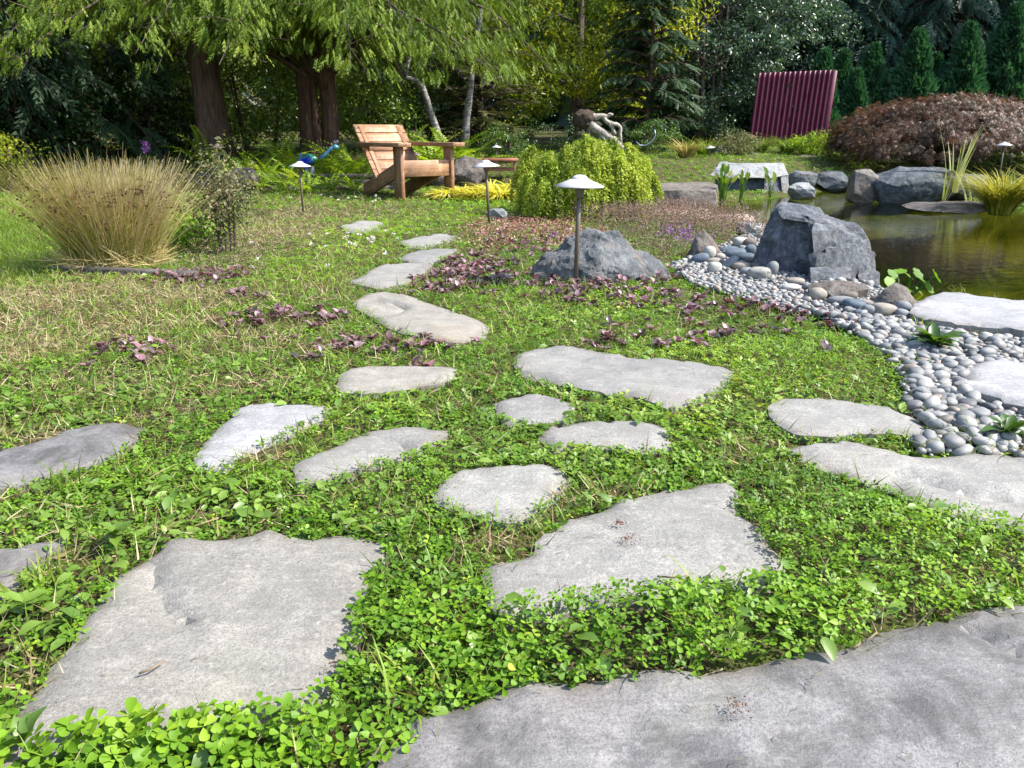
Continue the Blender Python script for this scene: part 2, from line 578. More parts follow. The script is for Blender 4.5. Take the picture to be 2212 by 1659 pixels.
def m_bark(name, a, b, sc=1.0, stretch=.18):
    k = NT(name)
    v = k.coord((sc, sc, sc * stretch))
    n = k.noise(v, 18, 6, .7, .8)
    f = k.noise(v, 60, 5, .7)
    c = k.mix(k.math('MULTIPLY', f, .5), k.ramp(n, [(.35, a), (.65, b)]), a)
    return k.done(k.bsdf(c, .85, .2, k.bump(k.math('ADD', n, k.math('MULTIPLY', f, .4)), 1.0, .04)))

# ------------------------------------------------------------------ colours of the place
M_FLAG = m_flag('flagstone_grey', (.345, .335, .312))
M_FLAG_W = m_flag('flagstone_buff', (.36, .34, .30), (.36, .27, .18), .5)
M_FLAG_D = m_flag('flagstone_slate', (.285, .272, .262), (.26, .22, .19), .25, 1.0)
M_FLAG_P = m_flag('flagstone_pale', (.42, .42, .43), (.42, .36, .30), .2)
M_ROCK = m_stone('rock_blue_grey', (.035, .039, .043), (.10, .106, .112), (.235, .238, .235), (.20, .14, .09), 1.3, .45)
M_ROCK_D = m_stone('rock_dark', (.022, .026, .033), (.075, .082, .095), (.25, .26, .275), (.15, .12, .105), 1.8, .4)
M_ROCK_F = m_stone('rock_far_dark', (.014, .019, .025), (.045, .055, .066), (.17, .185, .19), (.10, .085, .07), .8, .3)
M_ROCK_B = m_stone('rock_brownish', (.04, .034, .03), (.125, .105, .09), (.27, .245, .22), (.20, .125, .08), 1.4, .5)
M_ROCK_T = m_stone('rock_tan', (.14, .10, .075), (.32, .24, .18), (.45, .385, .33), (.40, .22, .13), 1.0, .6)
M_ROCK_L = m_stone('rock_light', (.08, .085, .09), (.21, .215, .22), (.40, .41, .40), (.28, .21, .15), 1.6, .4)

# ------------------------------------------------------------------ terrain
ZW = -0.06
POND_UV = [(1425, 452), (1430, 438), (1540, 440), (1700, 428), (1765, 416), (1835, 412), (1870, 436), (2050, 438), (2110, 446), (2230, 452), (2480, 462),
           (2800, 520), (2900, 640), (2500, 690), (2212, 671), (2100, 660), (2040, 655), (1985, 668), (1900, 650), (1780, 610), (1660, 560), (1655, 505), (1600, 478), (1520, 468)]
POND = gpoly(POND_UV, ZW)
def sstep(a, b, x):
    t = np.clip((x - a) / (b - a), 0, 1)
    return t * t * (3 - 2 * t)
def terrain(x, y, fine=True):
    x = np.asarray(x, float); y = np.asarray(y, float)
    z = .30 * sstep(8.9, 11.5, y) + .12 * sstep(11.5, 14.5, y) + .5 * sstep(15, 32, y)
    z = z * (1 - .55 * sstep(-4.2, -6.5, x) * sstep(13, 8, y))
    z = z + .02 * n2(x, y, .55, 2, 3) * sstep(4.5, 7, y)
    if fine:
        z = z - .012 - .006 * n2(x, y, 6, 2, 9)
    sd = np.full(len(x), 9.0)
    d = dist_poly(x, y, POND)
    ins = in_poly(x, y, POND)
    sd = np.where(ins, -d, d)
    bank = sstep(.28, 0.0, sd)
    z = z * (1 - bank) + (ZW - .02) * bank
    z = np.where(ins, ZW - .02 - np.minimum(.6, d * .42) , z)
    return z
def tz(x, y):
    return float(terrain(np.array([x]), np.array([y]), False)[0])
gx = np.concatenate([np.arange(-40, -7, 1.1), np.arange(-7, 10, .13), np.arange(10, 45, 1.1)])
gy = np.concatenate([np.arange(-6, 0, .6), np.arange(0, 13, .125), np.arange(13, 60, 1.2)])
XX, YY = np.meshgrid(gx, gy)
ZZ = terrain(XX.ravel(), YY.ravel())
nx, ny = len(gx), len(gy)
ii = np.arange(nx * ny).reshape(ny, nx)
quads = np.stack([ii[:-1, :-1], ii[:-1, 1:], ii[1:, 1:], ii[1:, :-1]], -1).reshape(-1, 4)
k = NT('garden_soil')
v = k.coord()
n1 = k.noise(v, 2.2, 5, .6); nf = k.noise(v, 45, 6, .7); ng = k.noise(v, 9, 5, .7)
c = k.ramp(nf, [(.3, (.03, .022, .012)), (.55, (.08, .056, .03)), (.75, (.15, .11, .06))])
c = k.mix(k.ramp(ng, [(.42, (0, 0, 0)), (.6, (.8, .8, .8))]), c, (.06, .095, .014))
sep = k.t.nodes.new('ShaderNodeSeparateXYZ'); k.set(sep.inputs[0], v)
wet = k.ramp(k.math('ADD', k.math('MULTIPLY', sep.outputs[2], 4.0), .5), [(.2, (1, 1, 1)), (.3, (0, 0, 0))])     # below the water line: silt and algae
bed = k.ramp(k.noise(v, 6, 6, .65), [(.35, (.055, .058, .006)), (.55, (.13, .12, .014)), (.72, (.22, .18, .036))])
c = k.mix(wet, c, bed)
M_SOIL = k.done(k.bsdf(c, .9, .15, k.bump(nf, .9, .02)))
ground = obj('ground', mesh_np('ground', np.stack([XX.ravel(), YY.ravel(), ZZ], 1), [quads], None, True), M_SOIL)
tag(ground, kind='structure')

# water: clear green pond, real bed beneath it
k = NT('pond_water')
v = k.coord((1, 2.2, 1))
w1 = k.noise(v, 7, 3, .55, .4); w2 = k.noise(v, 26, 2, .5, .2)
nb = k.bump(k.math('ADD', w1, k.math('MULTIPLY', w2, .25)), .045, .03)
fr = k.t.nodes.new('ShaderNodeFresnel'); fr.inputs['IOR'].default_value = 1.33; k.set(fr.inputs['Normal'], nb)
tr = k.t.nodes.new('ShaderNodeBsdfTransparent'); tr.inputs['Color'].default_value = (.72, .80, .42, 1)
gl = k.t.nodes.new('ShaderNodeBsdfGlossy'); gl.inputs['Roughness'].default_value = .015; k.set(gl.inputs['Normal'], nb)
mx = k.t.nodes.new('ShaderNodeMixShader')
k.set(mx.inputs[0], k.math('ADD', k.math('MULTIPLY', fr.outputs[0], 1.0), 0.02, True)); k.t.links.new(tr.outputs[0], mx.inputs[1]); k.t.links.new(gl.outputs[0], mx.inputs[2])
M_WATER = k.done(mx.outputs[0])
pp = np.asarray(POND); pc = pp.mean(0)
big = pp + (pp - pc) / np.linalg.norm(pp - pc, axis=1)[:, None] * .2
if np.sum(big[:, 0] * np.roll(big[:, 1], -1) - np.roll(big[:, 0], -1) * big[:, 1]) < 0: big = big[::-1]
water = obj('pond_water', mesh_np('pond_water', np.c_[big, np.full(len(big), ZW)], [np.arange(len(big))[None]]), M_WATER)
tag(water, kind='structure')

# ------------------------------------------------------------------ flagstones
def shade_auto(me, ang=32):
    me.polygons.foreach_set('use_smooth', np.ones(len(me.polygons), bool))
    try: me.set_sharp_from_angle(angle=math.radians(ang))
    except Exception: pass
STONES = []         # (outline used to keep plants away)
def flagstone(uv, mat, label, seed, ztop=.004, thick=.06, lift=.03, res=None, crack=None, slope=0.0):
    p = np.array(gpoly(uv))
    if np.sum(p[:, 0] * np.roll(p[:, 1], -1) - np.roll(p[:, 0], -1) * p[:, 1]) < 0:
        p = p[::-1]
    e = np.roll(p, -1, 0) - np.roll(p, 1, 0)
    nrm = np.stack([e[:, 1], -e[:, 0]], 1)
    nrm /= np.linalg.norm(nrm, axis=1)[:, None] + 1e-9
    dep = H / np.hypot(p[:, 0], p[:, 1])
    p[:, 1] -= np.clip(-nrm[:, 1], 0, 1) * lift / dep        # the front edge runs on under the plants
    size = float(np.sqrt(abs(np.sum(p[:, 0] * np.roll(p[:, 1], -1) - np.roll(p[:, 0], -1) * p[:, 1])) / 2))
    step = max(.012, size / 40)
    o = resample(p, step, .012 + .012 * size, seed)
    STONES.append(o)
    res = max(.016, size / 45)
    bx = np.arange(o[:, 0].min(), o[:, 0].max(), res); by = np.arange(o[:, 1].min(), o[:, 1].max(), res)
    X, Y = np.meshgrid(bx, by)
    rng = np.random.default_rng(seed)
    X = X.ravel() + rng.uniform(-.3, .3, X.size) * res; Y = Y.ravel() + rng.uniform(-.3, .3, Y.size) * res
    sd = sd_poly(X, Y, o)
    m = sd < -res * .55
    allp = np.concatenate([o, np.stack([X[m], Y[m]], 1)])
    no = len(o)
    r = mgeo.delaunay_2d_cdt([Vector(q) for q in allp], [(i, (i + 1) % no) for i in range(no)], [], 1, 1e-5)
    V2 = np.array([q[:] for q in r[0]]); F = np.array([f for f in r[2] if len(f) == 3])
    x, y = V2[:, 0], V2[:, 1]
    sdv = np.minimum(0, sd_poly(x, y, o))
    rel = .0035 * n2(x, y, 7, 4, seed + 1)
    lay = n2(x * .8 + y * .3, y, 4.5, 4, seed + 2)                                  # split layers: a few millimetres of step
    rel = rel + .0035 * (sstep(.10, .14, lay) + sstep(-.25, -.21, lay)) * (size > .2)
    chip = sstep(.02, .10, n2(x, y, 11, 3, seed + 6)) * sstep(-.07 * (.4 + size), -.004, sdv + .02 * n2(x, y, 18, 2, seed + 7))
    rel = rel - .007 * chip
    edge = sstep(-.010, 0, sdv + .006 * n2(x, y, 40, 2, seed))
    z = ztop + rel - .006 * edge + slope * (y - y.mean())
    if crack is not None:                                                             # a chipped ridge
        cl = np.array(gpoly(crack))
        dc = np.full(len(x), 9.0); side = np.zeros(len(x))
        for a, b in zip(cl[:-1], cl[1:]):
            d_ = b - a
            t = np.clip(((x - a[0]) * d_[0] + (y - a[1]) * d_[1]) / (d_ @ d_), 0, 1)
            dd = np.hypot(x - a[0] - t * d_[0], y - a[1] - t * d_[1])
            cr = d_[0] * (y - a[1]) - d_[1] * (x - a[0])
            side = np.where(dd < dc, np.sign(cr), side); dc = np.minimum(dc, dd)
        z = z - .010 * np.exp(-(dc / .014) ** 2) + .004 * np.exp(-dc / .05) * side
    V3 = np.c_[V2, z]
    rim_ = np.clip(np.exp(sdv / .022) * (.65 + .7 * n2(x, y, 14, 3, seed + 4)), 0, 1)
    # rim going down
    bnd = {}
    for f in F:
        for a, b in ((f[0], f[1]), (f[1], f[2]), (f[2], f[0])):
            if (b, a) in bnd: del bnd[(b, a)]
            else: bnd[(a, b)] = 1
    ed = np.array(list(bnd.keys()))
    iv = np.unique(ed)
    mp = -np.ones(len(V3), int); mp[iv] = len(V3) + np.arange(len(iv))
    c0 = V3[:, :2].mean(0)
    low = V3[iv].copy()
    low[:, :2] += .006 * vnoise(np.c_[low[:, :2] * 30, np.zeros(len(low))], seed)[:, None]
    low[:, 2] = ztop - thick
    side = np.stack([ed[:, 1], ed[:, 0], mp[ed[:, 0]], mp[ed[:, 1]]], 1)
    VV = np.concatenate([V3, low])
    org = np.array([c0[0], c0[1], 0.0])
    me = mesh_np('flagstone', VV - org, [F, side], np.concatenate([rim_, np.ones(len(low))]), True)
    shade_auto(me, 35)
    ob = obj('flagstone', me, mat, None, org)
    return tag(ob, label, 'stepping stone', 'flagstones laid in the groundcover')

FS = [
 ([(380,1165),(470,1160),(560,1150),(650,1160),(720,1150),(790,1155),(830,1185),(828,1215),(800,1240),(790,1290),(775,1330),(770,1380),(745,1430),(680,1475),(560,1500),(400,1520),(200,1545),(60,1590),(38,1570),(50,1530),(110,1450),(190,1350),(230,1290),(260,1230),(310,1200)],
  M_FLAG_W, 'large buff flagstone with a brown edge and a chipped crack, lower left', dict(crack=[(345,1225),(340,1270),(375,1315),(410,1360)], lift=.05)),
 ([(1040,1240),(1060,1225),(1110,1225),(1150,1198),(1150,1180),(1200,1150),(1230,1125),(1290,1105),(1340,1085),(1440,1055),(1560,1050),(1590,1075),(1595,1100),(1630,1140),(1650,1170),(1690,1210),(1640,1228),(1560,1233),(1400,1258),(1300,1273),(1180,1285),(1100,1290),(1060,1275)],
  M_FLAG, 'grey flagstone with red debris spots, nearest the clover strip above the bottom slab', {}),
 ([(760,1800),(835,1659),(880,1600),(930,1540),(1040,1500),(1130,1480),(1260,1475),(1400,1450),(1540,1440),(1700,1420),(1830,1400),(1900,1360),(2060,1330),(2212,1290),(2420,1275),(2700,1500),(2700,1900),(1500,1950)],
  M_FLAG_D, 'very large dark slate slab filling the bottom corner of the view', dict(lift=0, crack=[(2050, 1335), (2085, 1362), (2130, 1372), (2160, 1400), (2230, 1430)])),
 ([(1690,965),(1760,955),(1850,965),(1960,985),(2212,985),(2420,990),(2420,1140),(2212,1112),(2100,1100),(1980,1070),(1900,1040),(1800,1010),(1730,990)],
  M_FLAG, 'long cracked grey flagstone just below the pebbles at the picture edge', dict(crack=[(1890,1040),(1960,1030),(2030,1050),(2120,1075),(2220,1080)])),
 ([(1655,880),(1700,865),(1800,865),(1900,880),(1970,900),(1990,920),(1950,925),(1900,915),(1850,908),(1760,915),(1690,915),(1660,905)],
  M_FLAG, 'grey flagstone with one end reaching into the pebbles', {}),
 ([(2055,850),(2070,835),(2090,815),(2150,800),(2212,805),(2340,810),(2340,905),(2212,892),(2150,880)],
  M_FLAG_P, 'pale flagstone lying wholly among the pebbles', dict(lift=.015, ztop=.03)),
 ([(1960,692),(1990,665),(2040,652),(2100,657),(2212,668),(2420,680),(2420,765),(2212,738),(2150,728),(2050,718),(1990,710)],
  M_FLAG_P, 'thick pale slab at the water edge of the pond', dict(lift=0.0, ztop=.035, thick=.12)),
 ([(1105,770),(1160,755),(1230,750),(1330,765),(1450,780),(1580,805),(1540,830),(1500,850),(1430,860),(1370,845),(1290,830),(1200,812),(1130,800)],
  M_FLAG, 'wide wedge shaped grey flagstone in the middle of the garden', {}),
 ([(765,650),(790,638),(850,632),(900,645),(960,665),(1010,685),(1062,705),(1050,720),(990,725),(930,715),(880,705),(830,690),(790,665)],
  M_FLAG_W, 'buff flagstone with dark ridges, fourth along the path from the chair', dict(crack=[(800,650),(850,655),(880,668),(860,680)])),
 ([(757,605),(800,585),(840,572),(900,572),(935,575),(915,592),(890,605),(830,610)],
  M_FLAG, 'small pale flagstone bordered by purple bugle leaves', {}),
 ([(868,558),(890,545),(935,540),(985,540),(960,552),(930,560)], M_FLAG, 'narrow flagstone sliver between purple leaves and clover', {}),
 ([(862,522),(900,512),(950,506),(990,510),(960,520),(910,526)], M_FLAG, 'narrow flagstone sliver second along the path from the chair', {}),
 ([(742,488),(775,480),(830,482),(820,492),(780,494)], M_FLAG, 'tiny flagstone showing through the grass in front of the chair', {}),
 ([(728,812),(760,800),(830,795),(900,795),(985,800),(960,815),(900,820),(800,825),(740,822)], M_FLAG_W, 'tan strip of flagstone under the overhanging purple and green leaves', {}),
 ([(435,980),(440,950),(470,915),(530,880),(600,873),(680,878),(715,885),(690,900),(640,920),(590,945),(540,970),(490,985)], M_FLAG_P, 'bright white grey flagstone shaped like a shark fin', {}),
 ([(-200,1010),(-30,985),(0,972),(60,955),(130,935),(200,920),(270,920),(315,925),(300,950),(260,975),(180,990),(100,1015),(30,1030),(-200,1075)], M_FLAG_D, 'long slate grey flagstone running out of the picture beside bare soil', {}),
 ([(640,1010),(680,990),(740,960),(800,935),(870,930),(970,932),(940,950),(880,970),(800,990),(730,1010),(660,1020)], M_FLAG, 'slanting grey flagstone with two hairline cracks', dict(crack=[(800,940),(850,955),(880,968)])),
 ([(1060,870),(1100,855),(1150,850),(1235,870),(1220,885),(1140,885),(1080,885)], M_FLAG, 'small triangular flagstone below the wide wedge shaped one', {}),
 ([(1155,930),(1200,915),(1260,907),(1380,910),(1445,930),(1420,940),(1330,940),(1240,938),(1190,942)], M_FLAG, 'thin pale flagstone strip among buttercup leaves', {}),
 ([(945,1075),(960,1045),(1010,1020),(1080,1008),(1150,1005),(1195,1010),(1235,1025),(1210,1050),(1180,1080),(1150,1095),(1100,1100),(1020,1090)], M_FLAG, 'oval grey flagstone behind the one with red debris', {}),
 ([(-260,1190),(0,1192),(60,1180),(130,1168),(125,1190),(90,1210),(60,1240),(30,1270),(0,1287),(-260,1350)], M_FLAG_D, 'blue grey flagstone corner at the picture edge beside broad weeds', {}),
 ([(985,402),(1010,398),(1050,399),(1045,405),(1000,407)], M_FLAG, 'flat paving stone by the legs of the small table', {}),
]
for i, (uv, mat, lab, kw) in enumerate(FS):
    flagstone(uv, mat, lab, 11 + i * 7, **kw)

# ------------------------------------------------------------------ boulders
ROCKS = []
def ico(n):
    bm = bmesh.new()
    bmesh.ops.create_icosphere(bm, subdivisions=n, radius=1.0)
    V = np.array([v.co[:] for v in bm.verts]); F = np.array([[v.index for v in f.verts] for f in bm.faces])
    bm.free()
    return V, F
ICO = {n: ico(n) for n in (1, 2, 3, 4, 5)}
def facet(V, rng, cuts, lo=.84, hi=.985, zmin=-.3):
    """break the surface into flat planes"""
    for _ in range(cuts):
        nr = rand_unit(1, rng, zmin)[0]
        pr = V @ nr
        d = pr.max() * rng.uniform(lo, hi)
        V = V - np.maximum(0, pr - d)[:, None] * nr * .96
    return V
def crag_noise(V, seed, amt):
    N = V / (np.linalg.norm(V, axis=1)[:, None] + 1e-9)
    a = fbm(V * 1.6 + seed, 4, seed, .55)
    st = fbm(V * np.array([2.2, 2.2, 3.4]) - seed, 3, seed + 8)
    st = np.floor(st * 6) / 6 + .5 * sstep(.55, 1, (st * 6) % 1) / 6                 # stepped breaks
    fi = 1 - np.abs(fbm(V * 6.5 + 2 * seed, 4, seed + 3, .6)) * 2
    return V + N * (amt * (.9 * a + 1.5 * st + .32 * fi))[:, None]
def hull_np(pts, cuts=1, target=6000):
    """convex hull of the points, faces cut fine enough to roughen"""
    bm = bmesh.new()
    for q in pts: bm.verts.new(q)
    r = bmesh.ops.convex_hull(bm, input=bm.verts[:])
    dead = [g for g in r['geom_interior'] if isinstance(g, bmesh.types.BMVert)] + [g for g in r['geom_unused'] if isinstance(g, bmesh.types.BMVert)]
    bmesh.ops.delete(bm, geom=list(set(dead)), context='VERTS')
    bmesh.ops.triangulate(bm, faces=bm.faces[:])
    tot = sum(f.calc_area() for f in bm.faces)
    lim = math.sqrt(tot / target) * 1.7
    for _ in range(7):
        ed = [e for e in bm.edges if e.calc_length() > lim]
        if not ed: break
        bmesh.ops.subdivide_edges(bm, edges=ed, cuts=1)
        bmesh.ops.triangulate(bm, faces=bm.faces[:])
    bm.normal_update()
    bm.verts.index_update()
    V = np.array([v.co[:] for v in bm.verts]); N = np.array([v.normal[:] for v in bm.verts]); F = np.array([[v.index for v in f.verts] for f in bm.faces])
    bm.free()
    return V, N, F
def crags(V, N, size, seed, amt):
    """chipped, layered relief in metres on a faceted rock"""
    q = V / size
    a = fbm(q * 2.0 + seed, 4, seed, .55)
    st = fbm(q * np.array([3.0, 3.0, 5.0]) - seed, 3, seed + 8)
    st = np.floor(st * 5) / 5 + sstep(.6, 1, (st * 5) % 1) / 5
    fi = 1 - np.abs(fbm(q * 9 + 2 * seed, 4, seed + 3, .6)) * 2
    return V + N * (size * amt * (.7 * a + 1.3 * st + .30 * fi))[:, None]
def rock_mesh(name, dims, seed, n=4, prof=None, p=3.2, cuts=14, rough=.05, flat_top=None, crag=.5):
    rng = np.random.default_rng(seed)
    m = 26 if crag > .2 else 60
    U = rand_unit(m, rng)
    U = U / (np.sum(np.abs(U) ** p, 1) ** (1 / p))[:, None] * rng.uniform(.93, 1.06, (m, 1))
    U[:, 2] = np.clip(U[:, 2], -1, 1 if flat_top is None else flat_top)
    if prof is not None:
        px, pz = zip(*prof)
        xs_ = np.concatenate([U[:, 0], np.asarray(px) * .97, np.asarray(px) * .9, np.asarray(px) * .9])
        zz_ = np.concatenate([np.full(m, -.4), np.asarray(pz), np.asarray(pz) * .55, np.asarray(pz) * .7])
        yy_ = np.concatenate([U[:, 1], rng.uniform(-.12, .12, len(px)), np.full(len(px), -.62), np.full(len(px), .6)])
        U = np.stack([xs_, yy_ , zz_], 1)
    V, N, F = hull_np(U * np.asarray(dims) / 2, 1, {3: 700, 4: 1700, 5: 5000}[n])
    V = crags(V, N, float(np.mean(dims[:2])), seed, rough * .55 if crag > .2 else rough * .2)
    return mesh_np(name, V, [F], None, False)
def boulder(u0, vt, u1, vb, mat, label, seed, depth=.8, n=4, zb=None, sink=.12, name='boulder', cat='boulder', Y=None, rz=0.0, **kw):
    uc = (u0 + u1) / 2
    if Y is None:
        zb = 0.0 if zb is None else zb
        Yf = G(uc, vb, zb)[1]
    else:
        Yf = Y
        zb = P(uc, vb, Y)[2] if zb is None else zb
    w = (u1 - u0) * MPU(uc, vb, Yf)
    Yc = Yf + w * depth * .45
    w = (u1 - u0) * MPU(uc, vb, Yc)
    zt = P(uc, vt, Yc)[2]
    h = max(.03, zt - zb)
    x = P(uc, vb, Yc)[0]
    dims = (w * 1.02, w * depth, h * (1 + sink) * 2 if kw.get('prof') is not None else h * (1 + sink))
    me = rock_mesh(name, dims, seed, n, **kw)
    shade_auto(me, 24)
    zc = zb - h * sink if kw.get('prof') is not None else zb + h * (1 - sink) / 2
    o = obj(name, me, mat, None, (x, Yc, zc))
    o.rotation_euler = (0, 0, rz)
    ROCKS.append((x, Yc, w / 2, w * depth / 2))
    return tag(o, label, cat)
def hull_boulder(hulls, Yc, uc, vb, mat, label, rad, z0=-.02):
    c0 = np.array(P(uc, vb, Yc)); c0[2] = z0
    mb_ = MB()
    for i, (pts, target, amt) in enumerate(hulls):
        w = np.array([np.array(P(u, v, Yc - dy)) for u, v, dy in pts]) - c0
        V, N, F = hull_np(w, 1, target)
        mb_.add(crags(V, N, .4, 31 + i * 7, amt), [F])
    me = mb_.mesh('boulder'); shade_auto(me, 24)
    ROCKS.append((c0[0], Yc, rad * MPU(uc, vb, Yc), rad * MPU(uc, vb, Yc) * .7))
    return tag(obj('boulder', me, mat, None, tuple(c0)), label, 'boulder')
hull_boulder([([(1150, 580, 0), (1154, 604, .05), (1180, 545, 0), (1215, 518, .0), (1241, 507, 0), (1265, 496, -.02), (1279, 495, -.05), (1302, 508, .04), (1292, 560, .15), (1250, 622, .18), (1190, 620, .12), (1300, 622, .18), (1200, 560, -.22), (1290, 510, -.2)], 3800, .06),
              ([(1285, 510, 0), (1306, 502, -.02), (1332, 498, -.03), (1350, 513, 0), (1372, 542, .02), (1404, 612, .12), (1300, 622, .17), (1296, 565, .13), (1380, 620, .13), (1330, 520, -.2), (1385, 565, -.18)], 2600, .06),
              ([(1358, 538, 0), (1397, 546, -.02), (1430, 564, -.02), (1458, 602, 0), (1440, 618, .08), (1370, 622, .13), (1400, 562, -.15), (1450, 604, -.12)], 1400, .05)],
             3.42, 1300, 600, M_ROCK, 'low blue grey boulder with a peaked top, standing beside the tall front path light', 140)
def stepped_boulder():
    Yc = 3.50
    c0 = np.array(P(1768, 600, Yc)); c0[2] = -.04
    mb_ = MB()
    def hull(pts, seed, target, amt=.035, jit=.0):
        rg = np.random.default_rng(seed)
        w = np.array([np.array(P(u, v, Yc - dy)) for u, v, dy in pts]) - c0 + rg.normal(0, jit, (len(pts), 3))
        V, N, F = hull_np(w, 1, target)
        mb_.add(crags(V, N, .4, seed, amt), [F])
    def block(u0, v0, u1, v1, dy, seed, skew=8, amt=.022, back=.2):
        """broken block: front face at dy, turned a little to the right"""
        pts = []
        for u, k_ in ((u0, .0), (u1, -.075)):
            pts += [(u + skew * .3, v0, dy + k_ - .035), (u, v0 + 5, dy + k_), (u, v1, dy + k_ + .012), (u + 4, v0 - 3, dy - back), (u + 4, v1, dy - back)]
        hull(pts, seed, 900, amt, .010)
    hull([(1634, 602, .0), (1692, 614, .07), (1744, 626, .13), (1830, 655, .20), (1890, 652, .10), (1884, 600, -.25), (1650, 560, -.22), (1630, 552, -.06), (1640, 515, -.05), (1668, 458, -.07), (1682, 446, -.11),
          (1746, 468, .06), (1772, 480, .06), (1846, 490, -.02), (1870, 515, -.01), (1836, 476, -.18), (1692, 446, -.19), (1896, 585, -.03), (1884, 545, -.04), (1700, 525, .04), (1752, 560, .12)], 5, 5000, .05)
    hull([(1682, 452, -.02), (1690, 438, -.08), (1762, 449, -.04), (1778, 462, -.04), (1776, 480, .02), (1740, 478, .06), (1690, 470, .02), (1700, 438, -.16), (1770, 455, -.16), (1776, 480, -.16)], 6, 1800, .03)
    block(1756, 490, 1806, 560, .150, 11, 14)
    block(1800, 503, 1852, 570, .085, 12, 18)
    block(1748, 548, 1800, 600, .235, 13, 6)
    block(1796, 538, 1846, 612, .180, 14, 16)
    block(1844, 552, 1880, 620, .085, 15, 10)
    block(1750, 584, 1834, 650, .335, 16, 12)
    block(1830, 608, 1884, 654, .255, 17, 8)
    block(1736, 608, 1766, 650, .30, 18, 4)
    block(1858, 582, 1894, 650, .135, 19, 6)
    me = mb_.mesh('boulder'); shade_auto(me, 24)
    o = obj('boulder', me, M_ROCK_D, None, tuple(c0))
    m = MPU(1768, 540, Yc)
    ROCKS.append((c0[0] + .05, Yc - .03, 112 * m, .24))
    tag(o, 'large dark boulder with stepped broken faces rising at the pond edge', 'boulder')
stepped_boulder()
boulder(1485, 497, 1562, 562, M_ROCK_B, 'small pointed grey brown boulder beside the white egg cobble', 21, .8, 4, rough=.07, cuts=5, prof=[(-1, .3), (-.6, .85), (-.2, 1), (.2, .8), (.7, .4), (1, .1)])
boulder(1800 - 52, 608, 1868, 652, M_ROCK_B, 'long tan rounded boulder lying against the foot of the stepped boulder', 31, .6, 4, rough=.035, cuts=3, crag=.1)
boulder(1882, 612, 1985, 676, M_ROCK_B, 'rough brown grey boulder in front of the marsh plant', 32, .75, 4, rough=.06, prof=[(-1, .3), (-.6, .8), (-.2, 1), (.3, .85), (.8, .4), (1, .1)])
boulder(1050, 450, 1097, 474, M_ROCK_L, 'small whitish rock at the foot of the second path light', 41, .8, 3, rough=.05)
# the far bank
hull_boulder([([(1398, 414, .10), (1470, 411, .16), (1546, 414, .10), (1550, 450, .12), (1470, 452, .18), (1396, 454, .12), (1425, 395, -.55), (1538, 393, -.55), (1552, 440, -.45), (1398, 440, -.45), (1400, 402, -.2), (1549, 401, -.2)], 1900, .022)],
             7.9, 1472, 446, M_ROCK_B, 'flat topped reddish ledge stone at the far pond bank', 76, ZW - .05)
Yt_ = 9.0
tb = empty('boulder', (*P(1618, 430, Yt_)[:2], ZW), 'table like dark boulder with its sunlit overhanging top coloured paler at the far bank', 'boulder')
for nm, mt_, pts, am in (('rock_body', M_ROCK_F, [(1542, 440, .12), (1546, 375, .05), (1650, 372, .08), (1698, 378, .0), (1700, 440, .05), (1640, 440, .18), (1560, 368, -.4), (1690, 368, -.4), (1545, 436, -.4), (1698, 436, -.4)], .03),
                         ('top_ledge', M_ROCK_L, [(1533, 378, .10), (1545, 362, .05), (1600, 357, .0), (1650, 355, -.1), (1685, 360, .0), (1704, 378, .02), (1660, 384, .17), (1600, 382, .2), (1560, 384, .16), (1560, 353, -.4), (1690, 354, -.4)], .03),  # paler rock puts the sun on the top into the colour
                         ('pale_rib', M_ROCK_L, [(1652, 380, .14), (1670, 380, .13), (1674, 440, .16), (1650, 440, .19), (1660, 380, .05), (1660, 440, .05)], .02),
                         ('pale_rib', M_ROCK_L, [(1686, 372, .06), (1702, 380, .02), (1706, 440, .04), (1692, 440, .09), (1695, 380, -.1), (1698, 440, -.1)], .02)):
    w = np.array([np.array(P(u, v, Yt_ - dy)) for u, v, dy in pts]) - np.array(tb.location)
    V, N, F = hull_np(w, 1, 1700)
    me = mesh_np(nm, crags(V, N, .8, len(pts) * 3, am), [F]); shade_auto(me, 24)
    obj(nm, me, mt_, tb)
ROCKS.append((tb.location[0], Yt_ + .1, .55, .4))
boulder(1698, 368, 1760, 412, M_ROCK, 'grey boulder stacked behind a smaller one beside the table like boulder', 53, .8, 4, Y=9.3, rough=.07)
boulder(1700, 395, 1758, 430, M_ROCK_L, 'small pale boulder at the water line beside the table like boulder', 54, .7, 4, zb=ZW, rough=.07)
boulder(1752, 370, 1842, 414, M_ROCK_F, 'low blue black boulder at the back of the pond', 55, .7, 4, zb=ZW, rough=.06)
boulder(1832, 366, 1892, 438, M_ROCK_B, 'upright brown edged boulder under the red maple', 56, .8, 4, zb=ZW, rough=.05, p=5)
boulder(1862, 362, 2058, 440, M_ROCK_F, 'widest slate blue boulder on the far bank under the red maple', 57, .6, 5, zb=ZW, rough=.06, p=4.5, cuts=6)
boulder(2044, 376, 2130, 438, M_ROCK_F, 'dark boulder behind the striped iris leaves', 58, .7, 4, zb=ZW, rough=.06)
boulder(1955, 436, 2140, 462, M_ROCK_B, 'flat reddish rock lying in the water by the golden sedge', 59, .8, 4, zb=ZW, rough=.03, flat_top=.7)
boulder(1395, 448, 1530, 478, M_ROCK_T, 'flat sunlit tan stone behind the thyme, nearest the weeping shrub', 60, .6, 4, zb=ZW, rough=.04, flat_top=.7, p=5)
boulder(1500, 460, 1628, 490, M_ROCK_T, 'flat orange tan stone on the pond edge behind the thyme', 61, .6, 4, zb=ZW, rough=.04, flat_top=.7, p=5)
